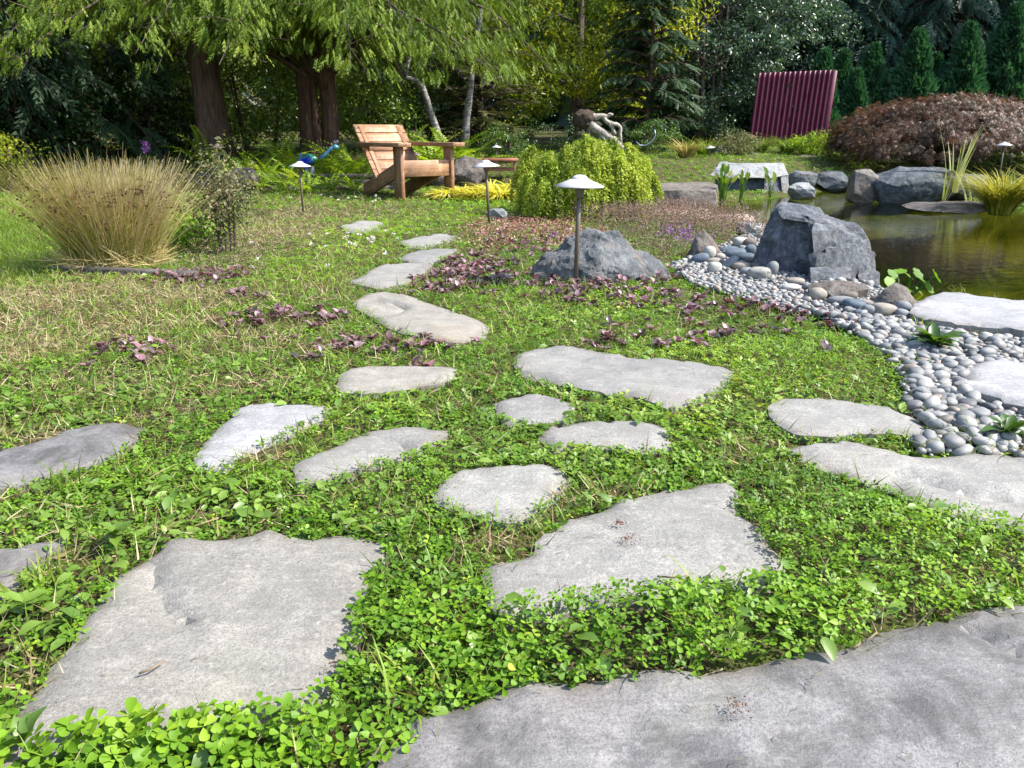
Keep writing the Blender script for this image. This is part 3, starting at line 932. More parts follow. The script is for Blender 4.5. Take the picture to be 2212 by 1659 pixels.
boulder(1588, 478, 1650, 520, M_ROCK_L, 'pale broken rock between the thyme and the stepped boulder', 62, .8, 4, zb=ZW, rough=.07)
boulder(972, 335, 1048, 398, M_ROCK_B, 'brown lichen covered boulder behind the wooden chair', 63, .8, 4, Y=9.3, rough=.06)
boulder(885, 372, 985, 402, M_ROCK_B, 'low pale brown rock under the far side of the chair', 64, .7, 4, Y=9.2, rough=.05)
boulder(480, 362, 560, 402, M_ROCK_B, 'reddish brown rock behind the small dry shrub', 65, .8, 4, Y=8.4, rough=.05)
boulder(1535, 313, 1572, 345, M_ROCK, 'grey standing rock behind the far path light beyond the pond', 66, .8, 4, Y=12.4, rough=.06)
boulder(1612, 330, 1650, 362, M_ROCK_B, 'brown rock below the foot of the red panel', 67, .8, 4, Y=12.0, rough=.06)
boulder(1712, 336, 1785, 366, M_ROCK_B, 'purple brown rock between the red panel and the maple', 68, .8, 4, Y=11.3, rough=.06)

# cobbles: (u, v, half width, half height, tilt, material key, what it looks like)
M_CB = {
 'w': m_stone('cobble_cream', (0.259, 0.238, 0.202), (0.360, 0.338, 0.295), (0.418, 0.396, 0.360), (0.324, 0.274, 0.216), 2, .2, bumpd=.003),
 't': m_stone('cobble_tan', (0.144, 0.122, 0.101), (0.216, 0.191, 0.158), (0.274, 0.248, 0.216), (0.238, 0.173, 0.115), 2, .3, bumpd=.003),
 'g': m_stone('cobble_grey', (0.101, 0.104, 0.108), (0.155, 0.158, 0.162), (0.216, 0.220, 0.223), (0.180, 0.158, 0.137), 2, .2, bumpd=.003),
 'b': m_stone('cobble_blue', (0.043, 0.061, 0.083), (0.072, 0.094, 0.119), (0.115, 0.144, 0.173), (0.130, 0.122, 0.115), 2, .2, bumpd=.003),
 'n': m_stone('cobble_brown', (0.065, 0.050, 0.040), (0.112, 0.090, 0.072), (0.158, 0.133, 0.112), (0.173, 0.115, 0.072), 2, .3, bumpd=.003),
 's': m_stone('cobble_granite', (0.036, 0.036, 0.032), (0.259, 0.245, 0.216), (0.374, 0.360, 0.324), (0.216, 0.180, 0.130), 6, .2, bumpd=.004),
}
CB = [
 (1533,549,12,14,0,'w','cream egg shaped cobble standing on end beside the pointed boulder'), (1544,581,13.5,11.5,0,'w','round white cobble nearest the pebbles on the pile'),
 (1574,573,22,10,.75,'g','long grey cobble leaning diagonally next to the round white one'), (1544,567,17,7.5,0,'t','flattish tan grey cobble between the two white ones'),
 (1556,556,10,7,0,'w','small cream cobble peeping out between grey ones'), (1586,551,23,11,.15,'b','largest blue black cobble of the pile'),
 (1573,541,20,6.5,.1,'b','dark flat cobble at the back of the pile'), (1619,527,13,10,0,'n','brown cobble with a groove at the top of the pile'),
 (1621,543,11.5,11.5,0,'b','slate cobble standing directly below the grooved brown one'), (1604,539,9,7,0,'g','small grey cobble tucked beside the slate one'),
 (1598,525,13,10.5,0,'w','squarish whitish cobble at the top of the pile'), (1610,558,17,8.5,.1,'b','smooth blue grey cobble under the flat dark slab piece'),
 (1627,565,19,6,.05,'n','flat dark brown slab like cobble with straight edges'), (1601,577,18,9,-.05,'t','olive tan cobble low in the middle of the pile'),
 (1636,577,18,7,0,'n','flattened brown grey cobble above the speckled one'), (1640,593,23,13.5,0,'s','speckled salt and pepper granite cobble'),
 (1613,588,15,8.5,0,'g','greenish grey cobble just left of the granite one'), (1648,557,12,7,-.2,'b','navy cobble against the stepped boulder'),
 (1659,567,17,7,.25,'n','streaked brown cobble slanting up to the stepped boulder'), (1668,583,12,15,-.2,'g','tall grey cobble upright against the stepped boulder'),
 (1511,561,19,10,.35,'b','long slate cobble under the pointed boulder'),
 (1717,610,19,7.5,0,'t','pale oval cobble at the foot of the stepped boulder'), (1709,623,19,7.5,0,'w','whitest flat cobble below the pale oval one'),
 (1744,621,12,7.5,-.2,'g','grey cobble just right of the whitest flat one'), (1766,638,18,13.5,0,'t','egg shaped beige cobble sitting alone in the pebbles'),
 (1825,640,24,10,0,'n','brown dome cobble in front of the long tan boulder'), (1818,652,28,9,0,'g','broad bluish flat cobble below the brown dome'),
 (1846,661,24,11.5,-.2,'b','teal blue cobble with a slanting top'), (1876,658,17,7,-.1,'t','tan cobble between the teal one and the dark rough one'),
 (1906,653,25,10.5,-.1,'n','dark rough layered cobble'), (1876,673,14,11,-.3,'g','steel grey cobble with a flat face'),
 (1909,672,26,13.5,-.1,'t','largest sandy cobble near the pale slab'), (1950,666,15.5,13,0,'g','round speckled grey cobble next to the rough boulder'),
 (1948,680,14,9,-.2,'g','angular small grey cobble touching the pale slab'), (1832,672,10,7,0,'g','small grey cobble among pebbles below the teal one'), (1852,678,9,7,.2,'b','small bluish cobble among pebbles below the steel grey one'),
]
for i, (u, v, ru, rv, tilt, mk, lab) in enumerate(CB):
    q = G(u, v + rv * .8, .01)
    Yc = q[1] + ru * .6 * MPU(u, v, q[1])
    mpu = MPU(u, v, Yc)
    V, F = ICO[3]
    rng = np.random.default_rng(500 + i)
    V = V / (np.sum(np.abs(V) ** rng.uniform(2.1, 2.7), 1) ** (1 / 2.4))[:, None]
    V = V * (1 + .07 * fbm(V * 1.1 + i, 2, i))[:, None]
    w, h = ru * mpu * 1.1, rv * mpu * 1.12
    V = V * np.array([w, (w + h) / 2 * .95, h])
    me = mesh_np('cobble', V, [F], None, True)
    x = P(u, v, Yc)[0]
    o = obj('cobble', me, M_CB[mk], None, (x, Yc, max(h * .55, P(u, v, Yc)[2] + .004)))
    o.rotation_euler = (0, -tilt, rng.uniform(-.25, .25))
    tag(o, lab, 'cobble', 'smooth river cobbles at the pond edge')
    ROCKS.append((x, Yc, w * 1.0, w * .85))

# ------------------------------------------------------------------ pebbles
PEB_UV = [(1450, 578), (1510, 560), (1560, 535), (1610, 512), (1660, 530), (1780, 590), (1900, 632), (1975, 660), (1965, 692), (2000, 716), (2100, 735), (2212, 745), (2420, 775), (2420, 1000), (2212, 990), (2010, 985), (1985, 962), (2000, 925), (1985, 880),
          (1975, 830), (1945, 790), (1900, 750), (1850, 718), (1790, 690), (1700, 668), (1600, 640), (1500, 615)]
PEB = gpoly(PEB_UV)
def peb_mesh(i):
    V, F = ICO[2]
    rng = np.random.default_rng(900 + i)
    V = V / (np.sum(np.abs(V) ** 2.4, 1) ** (1 / 2.4))[:, None]
    V = V * (1 + .16 * fbm(V * 1.2 + i * 3, 2, i))[:, None]
    return V * np.array([1, rng.uniform(.65, .9), rng.uniform(.42, .68)]), F
k = NT('pebble')
oi = k.t.nodes.new('ShaderNodeObjectInfo')
rv_ = k.math('FRACT', k.math('ADD', k.math('MULTIPLY', k.rnd(), 1.0), oi.outputs['Random']))
c = k.ramp(rv_, [(0, (.055, .058, .060)), (.12, (.19, .185, .175)), (.25, (.085, .088, .092)), (.38, (.31, .295, .26)), (.5, (.12, .122, .12)), (.62, (.25, .24, .22)), (.72, (.10, .11, .12)), (.8, (.22, .165, .12)), (.9, (.065, .068, .072)), (1, (.40, .385, .35))])
n_ = k.noise(k.coord(), 70, 5, .7)
c = k.mix(k.ramp(n_, [(.45, (0, 0, 0)), (.75, (.4, .4, .4))]), c, (.27, .262, .25))
M_PEB = k.done(k.bsdf(c, .55, .4, k.bump(n_, .3, .003)))
PM = []
for i in range(8):
    V, F = peb_mesh(i)
    me = mesh_np('pebble', V, [F], np.zeros(len(V)), True)
    me.materials.append(M_PEB)
    V1, F1 = ICO[1]
    V1 = V1 * (1 + .2 * fbm(V1 * 1.2 + i * 3, 2, i))[:, None] * np.array([1.08, .8, .6])
    PM.append((me, V1, F1))
pb = np.array(PEB)
rng = np.random.default_rng(77)
cand = []
for layer, (num, zz) in enumerate(((70000, 0.0), (24000, .008))):
    x = rng.uniform(pb[:, 0].min(), pb[:, 0].max(), num); y = rng.uniform(pb[:, 1].min(), pb[:, 1].max(), num)
    ok = sd_poly(x, y, PEB) < .03 * rng.random(num)
    for s_ in STONES: ok &= ~in_poly(x, y, s_)
    ok &= sd_poly(x, y, POND) > .03
    for rx, ry, a, b in ROCKS: ok &= ((x - rx) / a) ** 2 + ((y - ry) / b) ** 2 > .85
    ok &= np.abs(x) < y * .75 + .25
    x, y = x[ok], y[ok]
    r = np.clip(rng.lognormal(math.log(.0072), .42, len(x)), .0045, .0185) * (1.0 + .15 * (y < 2.6))
    # thin out overlaps
    order = np.argsort(-r); grid = {}; keep = []
    for j in order:
        ci, cj = int(x[j] / .045), int(y[j] / .045)
        hit = False
        for di in (-1, 0, 1):
            for dj in (-1, 0, 1):
                for t in grid.get((ci + di, cj + dj), ()):
                    if (x[t] - x[j]) ** 2 + (y[t] - y[j]) ** 2 < (.72 * (r[t] + r[j])) ** 2: hit = True; break
                if hit: break
            if hit: break
        if not hit:
            grid.setdefault((ci, cj), []).append(j); keep.append(j)
    for j in keep: cand.append((x[j], y[j], zz + r[j] * .35, r[j]))
cand = np.array(cand)
inv = np.abs(cand[:, 0]) < cand[:, 1] * .66
score = cand[:, 3] / cand[:, 1] * inv
o_ = np.argsort(-score)
for t in o_[:300]:
    me, V, F = PM[t % 8]
    ob = obj('pebble', me, None, None, (cand[t, 0], cand[t, 1], cand[t, 2] + .004))
    s_ = cand[t, 3] * 1.12
    ob.scale = (s_, s_, s_)
    ob.rotation_euler = (rng.uniform(-.35, .35), rng.uniform(-.35, .35), rng.uniform(0, 6.28))
    tag(ob, 'smooth grey pebble in the gravel bed beside the flagstones', 'pebble', 'river pebbles between the slabs and the pond')
mb = MB()
for t in range(8):
    idx = o_[300:][np.arange(len(o_) - 300) % 8 == t]
    me, V, F = PM[t]
    n = len(idx)
    nr = np.stack([rng.normal(0, .25, n), rng.normal(0, .25, n), np.ones(n)], 1)
    v_, p_, r_ = scatter((V, [F]), cand[idx, :3], frames(nr, rng.uniform(0, 6.28, n)), cand[idx, 3] * 1.12, rng.random(n))
    mb.add(v_, p_, r_)
tag(obj('pebble_gravel', mb.mesh('pebble_gravel', True), M_PEB), 'bed of small grey pebbles along the pond', 'gravel', None, 'stuff')
print('pebbles', len(cand))

# ------------------------------------------------------------------ groundcover
M_CLOVER = m_leaf('clover_leaf', [(0, (.045, .11, .010)), (.3, (.095, .20, .013)), (.62, (.17, .305, .018)), (.88, (.28, .40, .028)), (1, (.38, .44, .08))], .42, .5, .28)
M_GRASS = m_leaf('grass_blade', [(0, (.07, .13, .014)), (.4, (.13, .22, .022)), (.75, (.22, .29, .045)), (1, (.36, .34, .12))], .4, .45, .3)
M_STRAW = m_leaf('dry_grass', [(0, (.10, .065, .03)), (.35, (.22, .165, .08)), (.7, (.34, .28, .15)), (1, (.45, .39, .24))], .2, .7, .2)
M_BUTTER = m_leaf('buttercup_leaf', [(0, (.055, .12, .014)), (.45, (.115, .205, .02)), (.8, (.21, .30, .035)), (.95, (.32, .37, .06)), (1, (.46, .42, .08))], .35, .45, .4)
M_HEAL = m_leaf('selfheal_leaf', [(0, (.055, .12, .018)), (.5, (.125, .21, .028)), (.85, (.21, .31, .05)), (1, (.32, .38, .12))], .35, .42, .45)
M_BUGLE = m_leaf('bugle_leaf', [(0, (.030, .022, .022)), (.25, (.075, .045, .047)), (.5, (.16, .10, .10)), (.68, (.25, .12, .135)), (.82, (.30, .23, .24)), (1, (.17, .14, .07))], .2, .30, .55, (1.2, .7, .7))
M_SEDUM = m_leaf('sedum_leaf', [(0, (.13, .035, .035)), (.3, (.25, .085, .085)), (.55, (.36, .19, .17)), (.75, (.30, .24, .10)), (1, (.45, .33, .28))], .25, .5, .3, (1.2, .8, .6))
M_THYME = m_leaf('thyme_leaf', [(0, (.05, .075, .025)), (.35, (.11, .12, .05)), (.6, (.19, .13, .095)), (.85, (.25, .17, .14)), (1, (.33, .24, .19))], .3, .6, .2, (1.1, .9, .7))
M_FLOWER = m_leaf('purple_floret', [(0, (.18, .06, .22)), (.5, (.33, .13, .36)), (1, (.45, .25, .47))], .3, .6, .2, (1, .8, 1.1))
M_WHITE = m_leaf('clover_flower', [(0, (.55, .50, .42)), (1, (.75, .72, .66))], .2, .7, .2, (1, 1, .9))

def blob(u, v, ru, rv):
    c0 = G(u, v); a = G(u + ru, v)[0] - c0[0]
    b = (G(u, v - rv)[1] - G(u, v + rv)[1]) / 2
    return c0[0], c0[1], abs(a), abs(b)
def field(x, y, blobs):
    f = np.zeros(len(x))
    for u, v, ru, rv, w in blobs:
        cx, cy, a, b = blob(u, v, ru, rv)
        f = np.maximum(f, w * np.exp(-(((x - cx) / a) ** 2 + ((y - cy) / b) ** 2)))
    return f
B_BUGLE = [(1010, 585, 110, 30, 1), (980, 620, 80, 16, .9), (1130, 520, 110, 28, .55), (1280, 600, 190, 26, .7), (1330, 640, 160, 20, .5), (1620, 665, 160, 22, .6), (1480, 720, 240, 34, .28), (640, 690, 120, 20, .65), (760, 745, 170, 28, .75), (920, 745, 110, 18, .6),
           (330, 745, 140, 20, .35), (430, 600, 90, 18, .75), (520, 640, 90, 14, .3), (300, 790, 150, 25, .25), (1830, 700, 50, 22, .5), (1900, 730, 40, 20, .55), (1790, 770, 60, 16, .4), (1310, 745, 60, 12, .6), (1400, 750, 60, 12, .4), (890, 790, 40, 12, .5)]
B_SEDUM = [(1130, 490, 110, 22, 1.1), (1230, 510, 90, 24, .8), (1060, 520, 60, 22, .6)]
B_THYME = [(1460, 490, 120, 34, 1.3), (1370, 480, 90, 30, 1), (1560, 515, 70, 26, 1.1), (1420, 535, 80, 22, .9), (560, 545, 120, 22, .6), (470, 590, 110, 18, .5)]
B_DRY = [(330, 820, 300, 60, .45), (560, 720, 200, 40, .45), (120, 700, 260, 50, .6), (700, 620, 120, 24, .4), (1180, 1080, 60, 30, .4), (950, 700, 80, 20, .3), (140, 640, 240, 40, .9), (430, 640, 200, 24, .75), (30, 760, 120, 40, .9), (300, 700, 160, 26, .6), (600, 500, 160, 26, .75), (640, 460, 110, 20, .7), (740, 560, 110, 34, .3), (130, 940, 120, 14, .9), (300, 905, 60, 12, .9), (1330, 1065, 90, 14, .8),
         (1100, 1180, 70, 26, .85), (150, 1205, 90, 30, .7), (600, 980, 120, 14, .55), (1850, 925, 70, 14, .6), (1560, 985, 60, 14, .5), (2090, 730, 70, 12, .9), (20, 1480, 60, 60, .6), (1250, 480, 100, 18, .3), (1640, 960, 60, 14, .4), (850, 450, 100, 14, .35)]
B_BUTTER = [(1350, 880, 340, 44, 1), (1480, 990, 200, 40, 1), (1250, 970, 280, 36, .9), (1090, 900, 200, 46, .7), (1900, 935, 120, 18, 1.2), (2010, 975, 80, 14, 1), (1950, 700, 60, 18, 1), (1300, 660, 90, 26, .7), (930, 830, 200, 36, .5), (1600, 1420, 40, 20, .5)]
B_HEAL = [(250, 1140, 200, 60, 1), (120, 880, 240, 60, .8), (450, 1080, 300, 60, .8), (60, 1330, 140, 80, 1.1), (650, 850, 240, 50, .5), (300, 820, 260, 50, .5), (800, 1100, 220, 50, .5), (80, 1600, 160, 50, .9)]
B_LUSH = [(1500, 1360, 700, 100, 1), (1900, 1180, 400, 100, 1), (400, 1610, 500, 70, 1), (900, 1430, 200, 150, .7), (1040, 445, 130, 20, .8), (820, 510, 120, 26, .7), (1650, 780, 300, 50, .55), (700, 560, 120, 40, .5)]
def keep_out(x, y, inset=.012):
    ok = np.ones(len(x), bool)
    for s_ in STONES: ok &= sd_poly(x, y, s_) > -inset * (.2 + np.abs(np.sin(x * 91 + y * 57)))
    ok &= sd_poly(x, y, PEB) > -.03 + .04 * n2(x, y, 5, 2, 4)
    ok &= sd_poly(x, y, POND) > .02
    for rx, ry, a, b in ROCKS: ok &= ((x - rx) / a) ** 2 + ((y - ry) / b) ** 2 > .7
    return ok
def sample(y0, y1, dens, rng, xpad=.35):
    """points on the ground in a band of depth, where the view or one a step aside could see them"""
    w = y1 * .69 + xpad
    n = int(dens * 2 * w * (y1 - y0))
    x = rng.uniform(-w, w, n); y = rng.uniform(y0, y1, n)
    m = (np.abs(x) < y * .69 + xpad)
    return x[m], y[m]
LAWN_UV = [(-700, 428), (40, 423), (80, 440), (105, 500), (110, 560), (90, 600), (40, 615), (-120, 640), (-700, 700)]
LAWN = gpoly(LAWN_UV)
def cover_h(x, y):
    return (.017 + .036 * np.clip(field(x, y, B_LUSH), 0, 1) + .012 * n2(x, y, 3.2, 3, 21) + .008 * n2(x, y, 12, 2, 22)).clip(.010, .09)
acc = {}
def put(key, tpl, x, y, z, nrm, az, sc, rnd):
    v_, p_, r_ = scatter(tpl, np.stack([x, y, z], 1), frames(nrm, az), sc, rnd)
    acc.setdefault(key, MB()).add(v_, p_, r_)
def tilt(n, rng, s=.4):
    return np.stack([rng.normal(0, s, n), rng.normal(0, s, n) - .05, np.ones(n)], 1)
rng = np.random.default_rng(5)
BANDS = [(.28, .95, 18000, .97, True), (.95, 1.4, 19000, .95, True), (1.4, 2.3, 13000, .97, True), (2.3, 3.8, 6200, 1.2, False), (3.8, 6.0, 2400, 1.65, False), (6.0, 9.6, 1000, 2.3, False), (9.6, 14.0, 330, 3.4, False)]
for y0, y1, dens, ls, near in BANDS:
    x, y = sample(y0, y1, dens, rng)
    ok = keep_out(x, y)
    lawn = sd_poly(x, y, LAWN)
    ok &= lawn > 0
    x, y = x[ok], y[ok]
    n = len(x)
    hh = cover_h(x, y)
    fb, fs, ft = field(x, y, B_BUGLE), field(x, y, B_SEDUM), field(x, y, B_THYME)
    fd, fc, fh, fl = field(x, y, B_DRY), field(x, y, B_BUTTER), field(x, y, B_HEAL), field(x, y, B_LUSH)
    na = n2(x, y, 5.5, 3, 31); nb_ = n2(x, y, 8, 3, 33); nc = n2(x, y, 3.1, 3, 35)
    far = sstep(4.5, 7.5, y) * .35
    wts = np.stack([
        .50 + .45 * fl + .45 * nb_ - .5 * fd,                                     # clover
        np.maximum(0, .95 * fc + .25 * fc * na),                                # buttercup
        np.maximum(0, .75 * fh + .35 * na * fh + .06),                          # selfheal
        np.maximum(0, 1.45 * (fb + .9 * na * fb) - .14),                         # bugle
        np.maximum(0, 2.2 * fs - .3), np.maximum(0, 2.6 * ft - .35),
        .13 + .22 * np.maximum(0, nc) + .15 * fd + .35 * field(x, y, [(960, 1300, 90, 160, 1), (900, 1050, 200, 30, .6), (1150, 1130, 70, 50, 1), (560, 970, 120, 20, .8), (1720, 985, 90, 30, .6), (100, 1400, 80, 90, .8)]),                                # grass
        np.maximum(0, 1.0 * fd + .5 * nc * fd - .05) + .08 + .16 * sstep(2.0, 4.5, y) * (1 - fl) * sstep(.9, -.8, x)], 1).clip(0)
    wts[:, 0] = wts[:, 0].clip(.03)
    cum = np.cumsum(wts / wts.sum(1)[:, None], 1)
    sp = (rng.random(n)[:, None] > cum).sum(1).clip(0, 7)
    thin = rng.random(n) < 1 - .45 * np.clip(fd * 1.2, 0, 1)
    patch = n2(x, y, 2.4, 3, 41)
    z0 = terrain(x, y, False) - .01
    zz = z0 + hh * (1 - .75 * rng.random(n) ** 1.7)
    rn = rng.random(n)
    A = rng.uniform(0, 2 * np.pi, n)
    def g(m): return x[m], y[m], zz[m]
    m = (sp == 0) & thin
    if m.any():
        sz = (.0068 + .0048 * rng.random(m.sum()) ** 2 + .003 * (nb_[m] > .3) + .006 * field(x[m], y[m], [(400, 1640, 500, 90, 1)])) * ls
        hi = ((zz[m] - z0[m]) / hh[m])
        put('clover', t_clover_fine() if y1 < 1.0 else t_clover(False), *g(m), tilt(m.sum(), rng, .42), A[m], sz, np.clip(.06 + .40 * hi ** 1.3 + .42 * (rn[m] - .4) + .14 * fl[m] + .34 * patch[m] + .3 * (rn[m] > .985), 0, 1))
    m = (sp == 1) & thin
    if m.any():
        m2 = m & (rng.random(n) < (.45 if near else .7))
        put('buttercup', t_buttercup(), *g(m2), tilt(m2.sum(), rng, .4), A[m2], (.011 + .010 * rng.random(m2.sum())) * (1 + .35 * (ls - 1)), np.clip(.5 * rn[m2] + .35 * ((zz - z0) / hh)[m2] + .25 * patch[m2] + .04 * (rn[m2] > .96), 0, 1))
    m = (sp == 2) & thin
    if m.any():
        m2 = m & (rng.random(n) < .75)
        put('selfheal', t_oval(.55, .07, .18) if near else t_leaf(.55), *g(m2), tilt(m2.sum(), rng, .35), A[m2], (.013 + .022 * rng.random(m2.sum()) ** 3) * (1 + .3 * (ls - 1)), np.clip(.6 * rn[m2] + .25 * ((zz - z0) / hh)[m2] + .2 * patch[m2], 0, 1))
    for q, key, tp, sz, sp_ in ((4, 'sedum', t_leaf(.5, .1, .05), .011, .6), (5, 'thyme', t_leaf(.38, .05, .0), .008, .9)):
        m = sp == q
        if m.any():
            k3 = 3 if q == 4 else 4
            xs, ys = np.repeat(x[m], k3) + rng.normal(0, .010, m.sum() * k3), np.repeat(y[m], k3) + rng.normal(0, .010, m.sum() * k3)
            zb_ = np.repeat(z0[m], k3) + rng.random(m.sum() * k3) * (.045 if q == 4 else .095)
            put(key, tp, xs, ys, zb_, tilt(len(xs), rng, sp_), rng.uniform(0, 6.28, len(xs)), sz * (1 + .5 * rng.random(len(xs))) * (.6 + .4 * ls), rng.random(len(xs)))
    m = sp == 6
    if m.any():
        m2 = m & (rng.random(n) < .8)
        hb = (.016 + .034 * rng.random(m2.sum()) ** 2.5 + .5 * hh[m2]) * (1 + .12 * (ls - 1))
        put('grass', t_blade(3 if near else 2, .6, .030 if near else .045), x[m2], y[m2], z0[m2], tilt(m2.sum(), rng, .28), A[m2], hb, np.clip(.55 * rn[m2] + .3 * fd[m2] + .3 * patch[m2] + .1, 0, 1))
    m = sp == 7
    if m.any():
        k3 = 2
        xs, ys = np.repeat(x[m], k3) + rng.normal(0, .012, m.sum() * k3), np.repeat(y[m], k3) + rng.normal(0, .012, m.sum() * k3)
        zb_ = np.repeat(z0[m], k3) + .010 * rng.random(len(xs))
        nn = rand_unit(len(xs), rng, .05)
        put('thatch', t_blade(1, .7, .035), xs, ys, zb_, nn, rng.uniform(0, 6.28, len(xs)), (.022 + .03 * rng.random(len(xs))) * (.7 + .3 * ls), rng.random(len(xs)))
    # bugle rosettes: a ring of crinkled leaves round one point
    m = (sp == 3) & (rng.random(n) < (.10 if near else .17))
    if m.any():
        k3 = 7
        xs, ys = np.repeat(x[m], k3), np.repeat(y[m], k3)
        a_ = rng.uniform(0, 6.28, len(xs))
        el = rng.uniform(.1, 1.0, len(xs))
        nn = np.stack([-np.cos(a_) * np.sin(el), -np.sin(a_) * np.sin(el), np.cos(el)], 1)
        zb_ = np.repeat(z0[m] + hh[m] * .75, k3) + .008 * rng.random(len(xs))
        base = np.repeat(rng.random(m.sum()), k3)
        put('bugle', t_oval(.62, .10, .2), xs, ys, zb_, nn, a_, (.015 + .019 * rng.random(len(xs))) * (1 + .15 * (ls - 1)), np.clip(.55 * base + .45 * rng.random(len(xs)), 0, 1))
# taller single grass tufts along stone edges
xs, ys = sample(.4, 4.2, 34, rng, .2)
ok = keep_out(xs, ys, 0)
xs, ys = xs[ok], ys[ok]
k3 = 14
X3, Y3 = np.repeat(xs, k3) + rng.normal(0, .016, len(xs) * k3), np.repeat(ys, k3) + rng.normal(0, .016, len(xs) * k3)
put('grass', t_blade(3, .7, .026), X3, Y3, np.full(len(X3), -.01), tilt(len(X3), rng, .38), rng.uniform(0, 6.28, len(X3)), np.repeat(.035 + .05 * rng.random(len(xs)) ** 2, k3) * (.6 + .6 * rng.random(len(X3))), np.clip(np.repeat(rng.random(len(xs)), k3) * .7 + .3 * rng.random(len(X3)), 0, 1))
# thyme flower spikes, violet on the near side
fx, fy = sample(3.6, 6.2, 900, rng, .2)
ft = field(fx, fy, [(1490, 545, 45, 14, .5), (1460, 530, 60, 14, .25), (1240, 560, 40, 16, .2)])
m = (rng.random(len(fx)) < ft * .8) & keep_out(fx, fy, 0)
fx, fy = fx[m], fy[m]
k3 = 9
X3, Y3 = np.repeat(fx, k3) + rng.normal(0, .004, len(fx) * k3), np.repeat(fy, k3) + rng.normal(0, .004, len(fx) * k3)
put('thyme_flowers', t_leaf(.7), X3, Y3, np.repeat(.05 + .05 * rng.random(len(fx)), k3) + .03 * rng.random(len(X3)), rand_unit(len(X3), rng, -.2), rng.uniform(0, 6.28, len(X3)), .008 + .005 * rng.random(len(X3)), rng.random(len(X3)))
# brown seed spikes of the spent thyme
fx, fy = sample(4.0, 7.0, 1300, rng, .2)
ft = field(fx, fy, [(1460, 485, 120, 26, 1.2), (1370, 478, 90, 24, 1), (1570, 505, 70, 22, 1.2)])
m = (rng.random(len(fx)) < ft) & keep_out(fx, fy, 0)
fx, fy = fx[m], fy[m]
k3 = 8
X3, Y3 = np.repeat(fx, k3) + rng.normal(0, .004, len(fx) * k3), np.repeat(fy, k3) + rng.normal(0, .004, len(fx) * k3)
put('thyme', t_leaf(.5), X3, Y3, np.repeat(.05 + .06 * rng.random(len(fx)), k3) + .045 * rng.random(len(X3)), rand_unit(len(X3), rng, -.2), rng.uniform(0, 6.28, len(X3)), .009 + .005 * rng.random(len(X3)), .62 + .38 * rng.random(len(X3)))
# white clover heads
fx, fy = sample(3.2, 7.5, 60, rng, .2)
ft = field(fx, fy, [(720, 560, 110, 40, 1), (830, 430, 120, 14, .8), (700, 620, 160, 40, .25), (330, 560, 40, 20, .3)])
m = (rng.random(len(fx)) < ft) & keep_out(fx, fy, 0)
fx, fy = fx[m], fy[m]
k3 = 12
X3, Y3 = np.repeat(fx, k3), np.repeat(fy, k3)
put('white_clover_heads', t_leaf(.6), X3, Y3, np.repeat(.05 + .02 * rng.random(len(fx)), k3), rand_unit(len(X3), rng, -.3), rng.uniform(0, 6.28, len(X3)), .012 + .004 * rng.random(len(X3)), rng.random(len(X3)))
# the mown lawn beyond the rush
lx = rng.uniform(-8.5, -1.8, 150000); ly = rng.uniform(2.8, 8.4, 150000)
m = (sd_poly(lx, ly, LAWN) < .08 * rng.random(len(lx))) & (np.abs(lx) < ly * .72 + .8)
lx, ly = lx[m], ly[m]
pl = n2(lx, ly, 1.2, 3, 61)
put('lawn_grass', t_blade(1, .5, .07), lx, ly, terrain(lx, ly, False) - .012, tilt(len(lx), rng, .4), rng.uniform(0, 6.28, len(lx)), (.022 + .02 * rng.random(len(lx))) * (1 + .12 * (ly - 3)), np.clip(.35 + .35 * rng.random(len(lx)) + .35 * pl, 0, 1))
MATS = {'clover': M_CLOVER, 'buttercup': M_BUTTER, 'selfheal': M_HEAL, 'sedum': M_SEDUM, 'thyme': M_THYME, 'grass': M_GRASS, 'thatch': M_STRAW, 'bugle': M_BUGLE, 'thyme_flowers': M_FLOWER, 'white_clover_heads': M_WHITE, 'lawn_grass': M_GRASS}
NAMES = {'clover': ('clover_groundcover', 'bright green clover carpet around the flagstones'), 'buttercup': ('buttercup_groundcover', 'lobed buttercup leaves spreading between the middle flagstones'),
         'selfheal': ('selfheal_groundcover', 'oval leaved selfheal weeds in the turf beside the flagstones'), 'sedum': ('sedum_groundcover', 'low pink red groundcover in front of the weeping shrub'),
         'thyme': ('thyme_groundcover', 'brown pink creeping thyme behind the low boulder'), 'grass': ('grass_blades', 'fine green grass blades scattered through the clover'),
         'thatch': ('dry_thatch', 'straw coloured dry grass and thatch patches'), 'bugle': ('bugle_groundcover', 'purple bronze bugle rosettes in the groundcover'),
         'thyme_flowers': ('thyme_flowers', 'violet thyme flowers beside the pointed boulder'), 'white_clover_heads': ('white_clover_heads', 'white clover flower heads in the grass'), 'lawn_grass': ('lawn_grass', 'mown lawn grass beyond the brown rush clump')}
tot = 0
for key, mb_ in acc.items():
    me = mb_.mesh(NAMES[key][0])
    tot += len(me.polygons)
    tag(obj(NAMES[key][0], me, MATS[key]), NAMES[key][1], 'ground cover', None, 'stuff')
    print(key, len(me.polygons))
print('cover polys', tot)

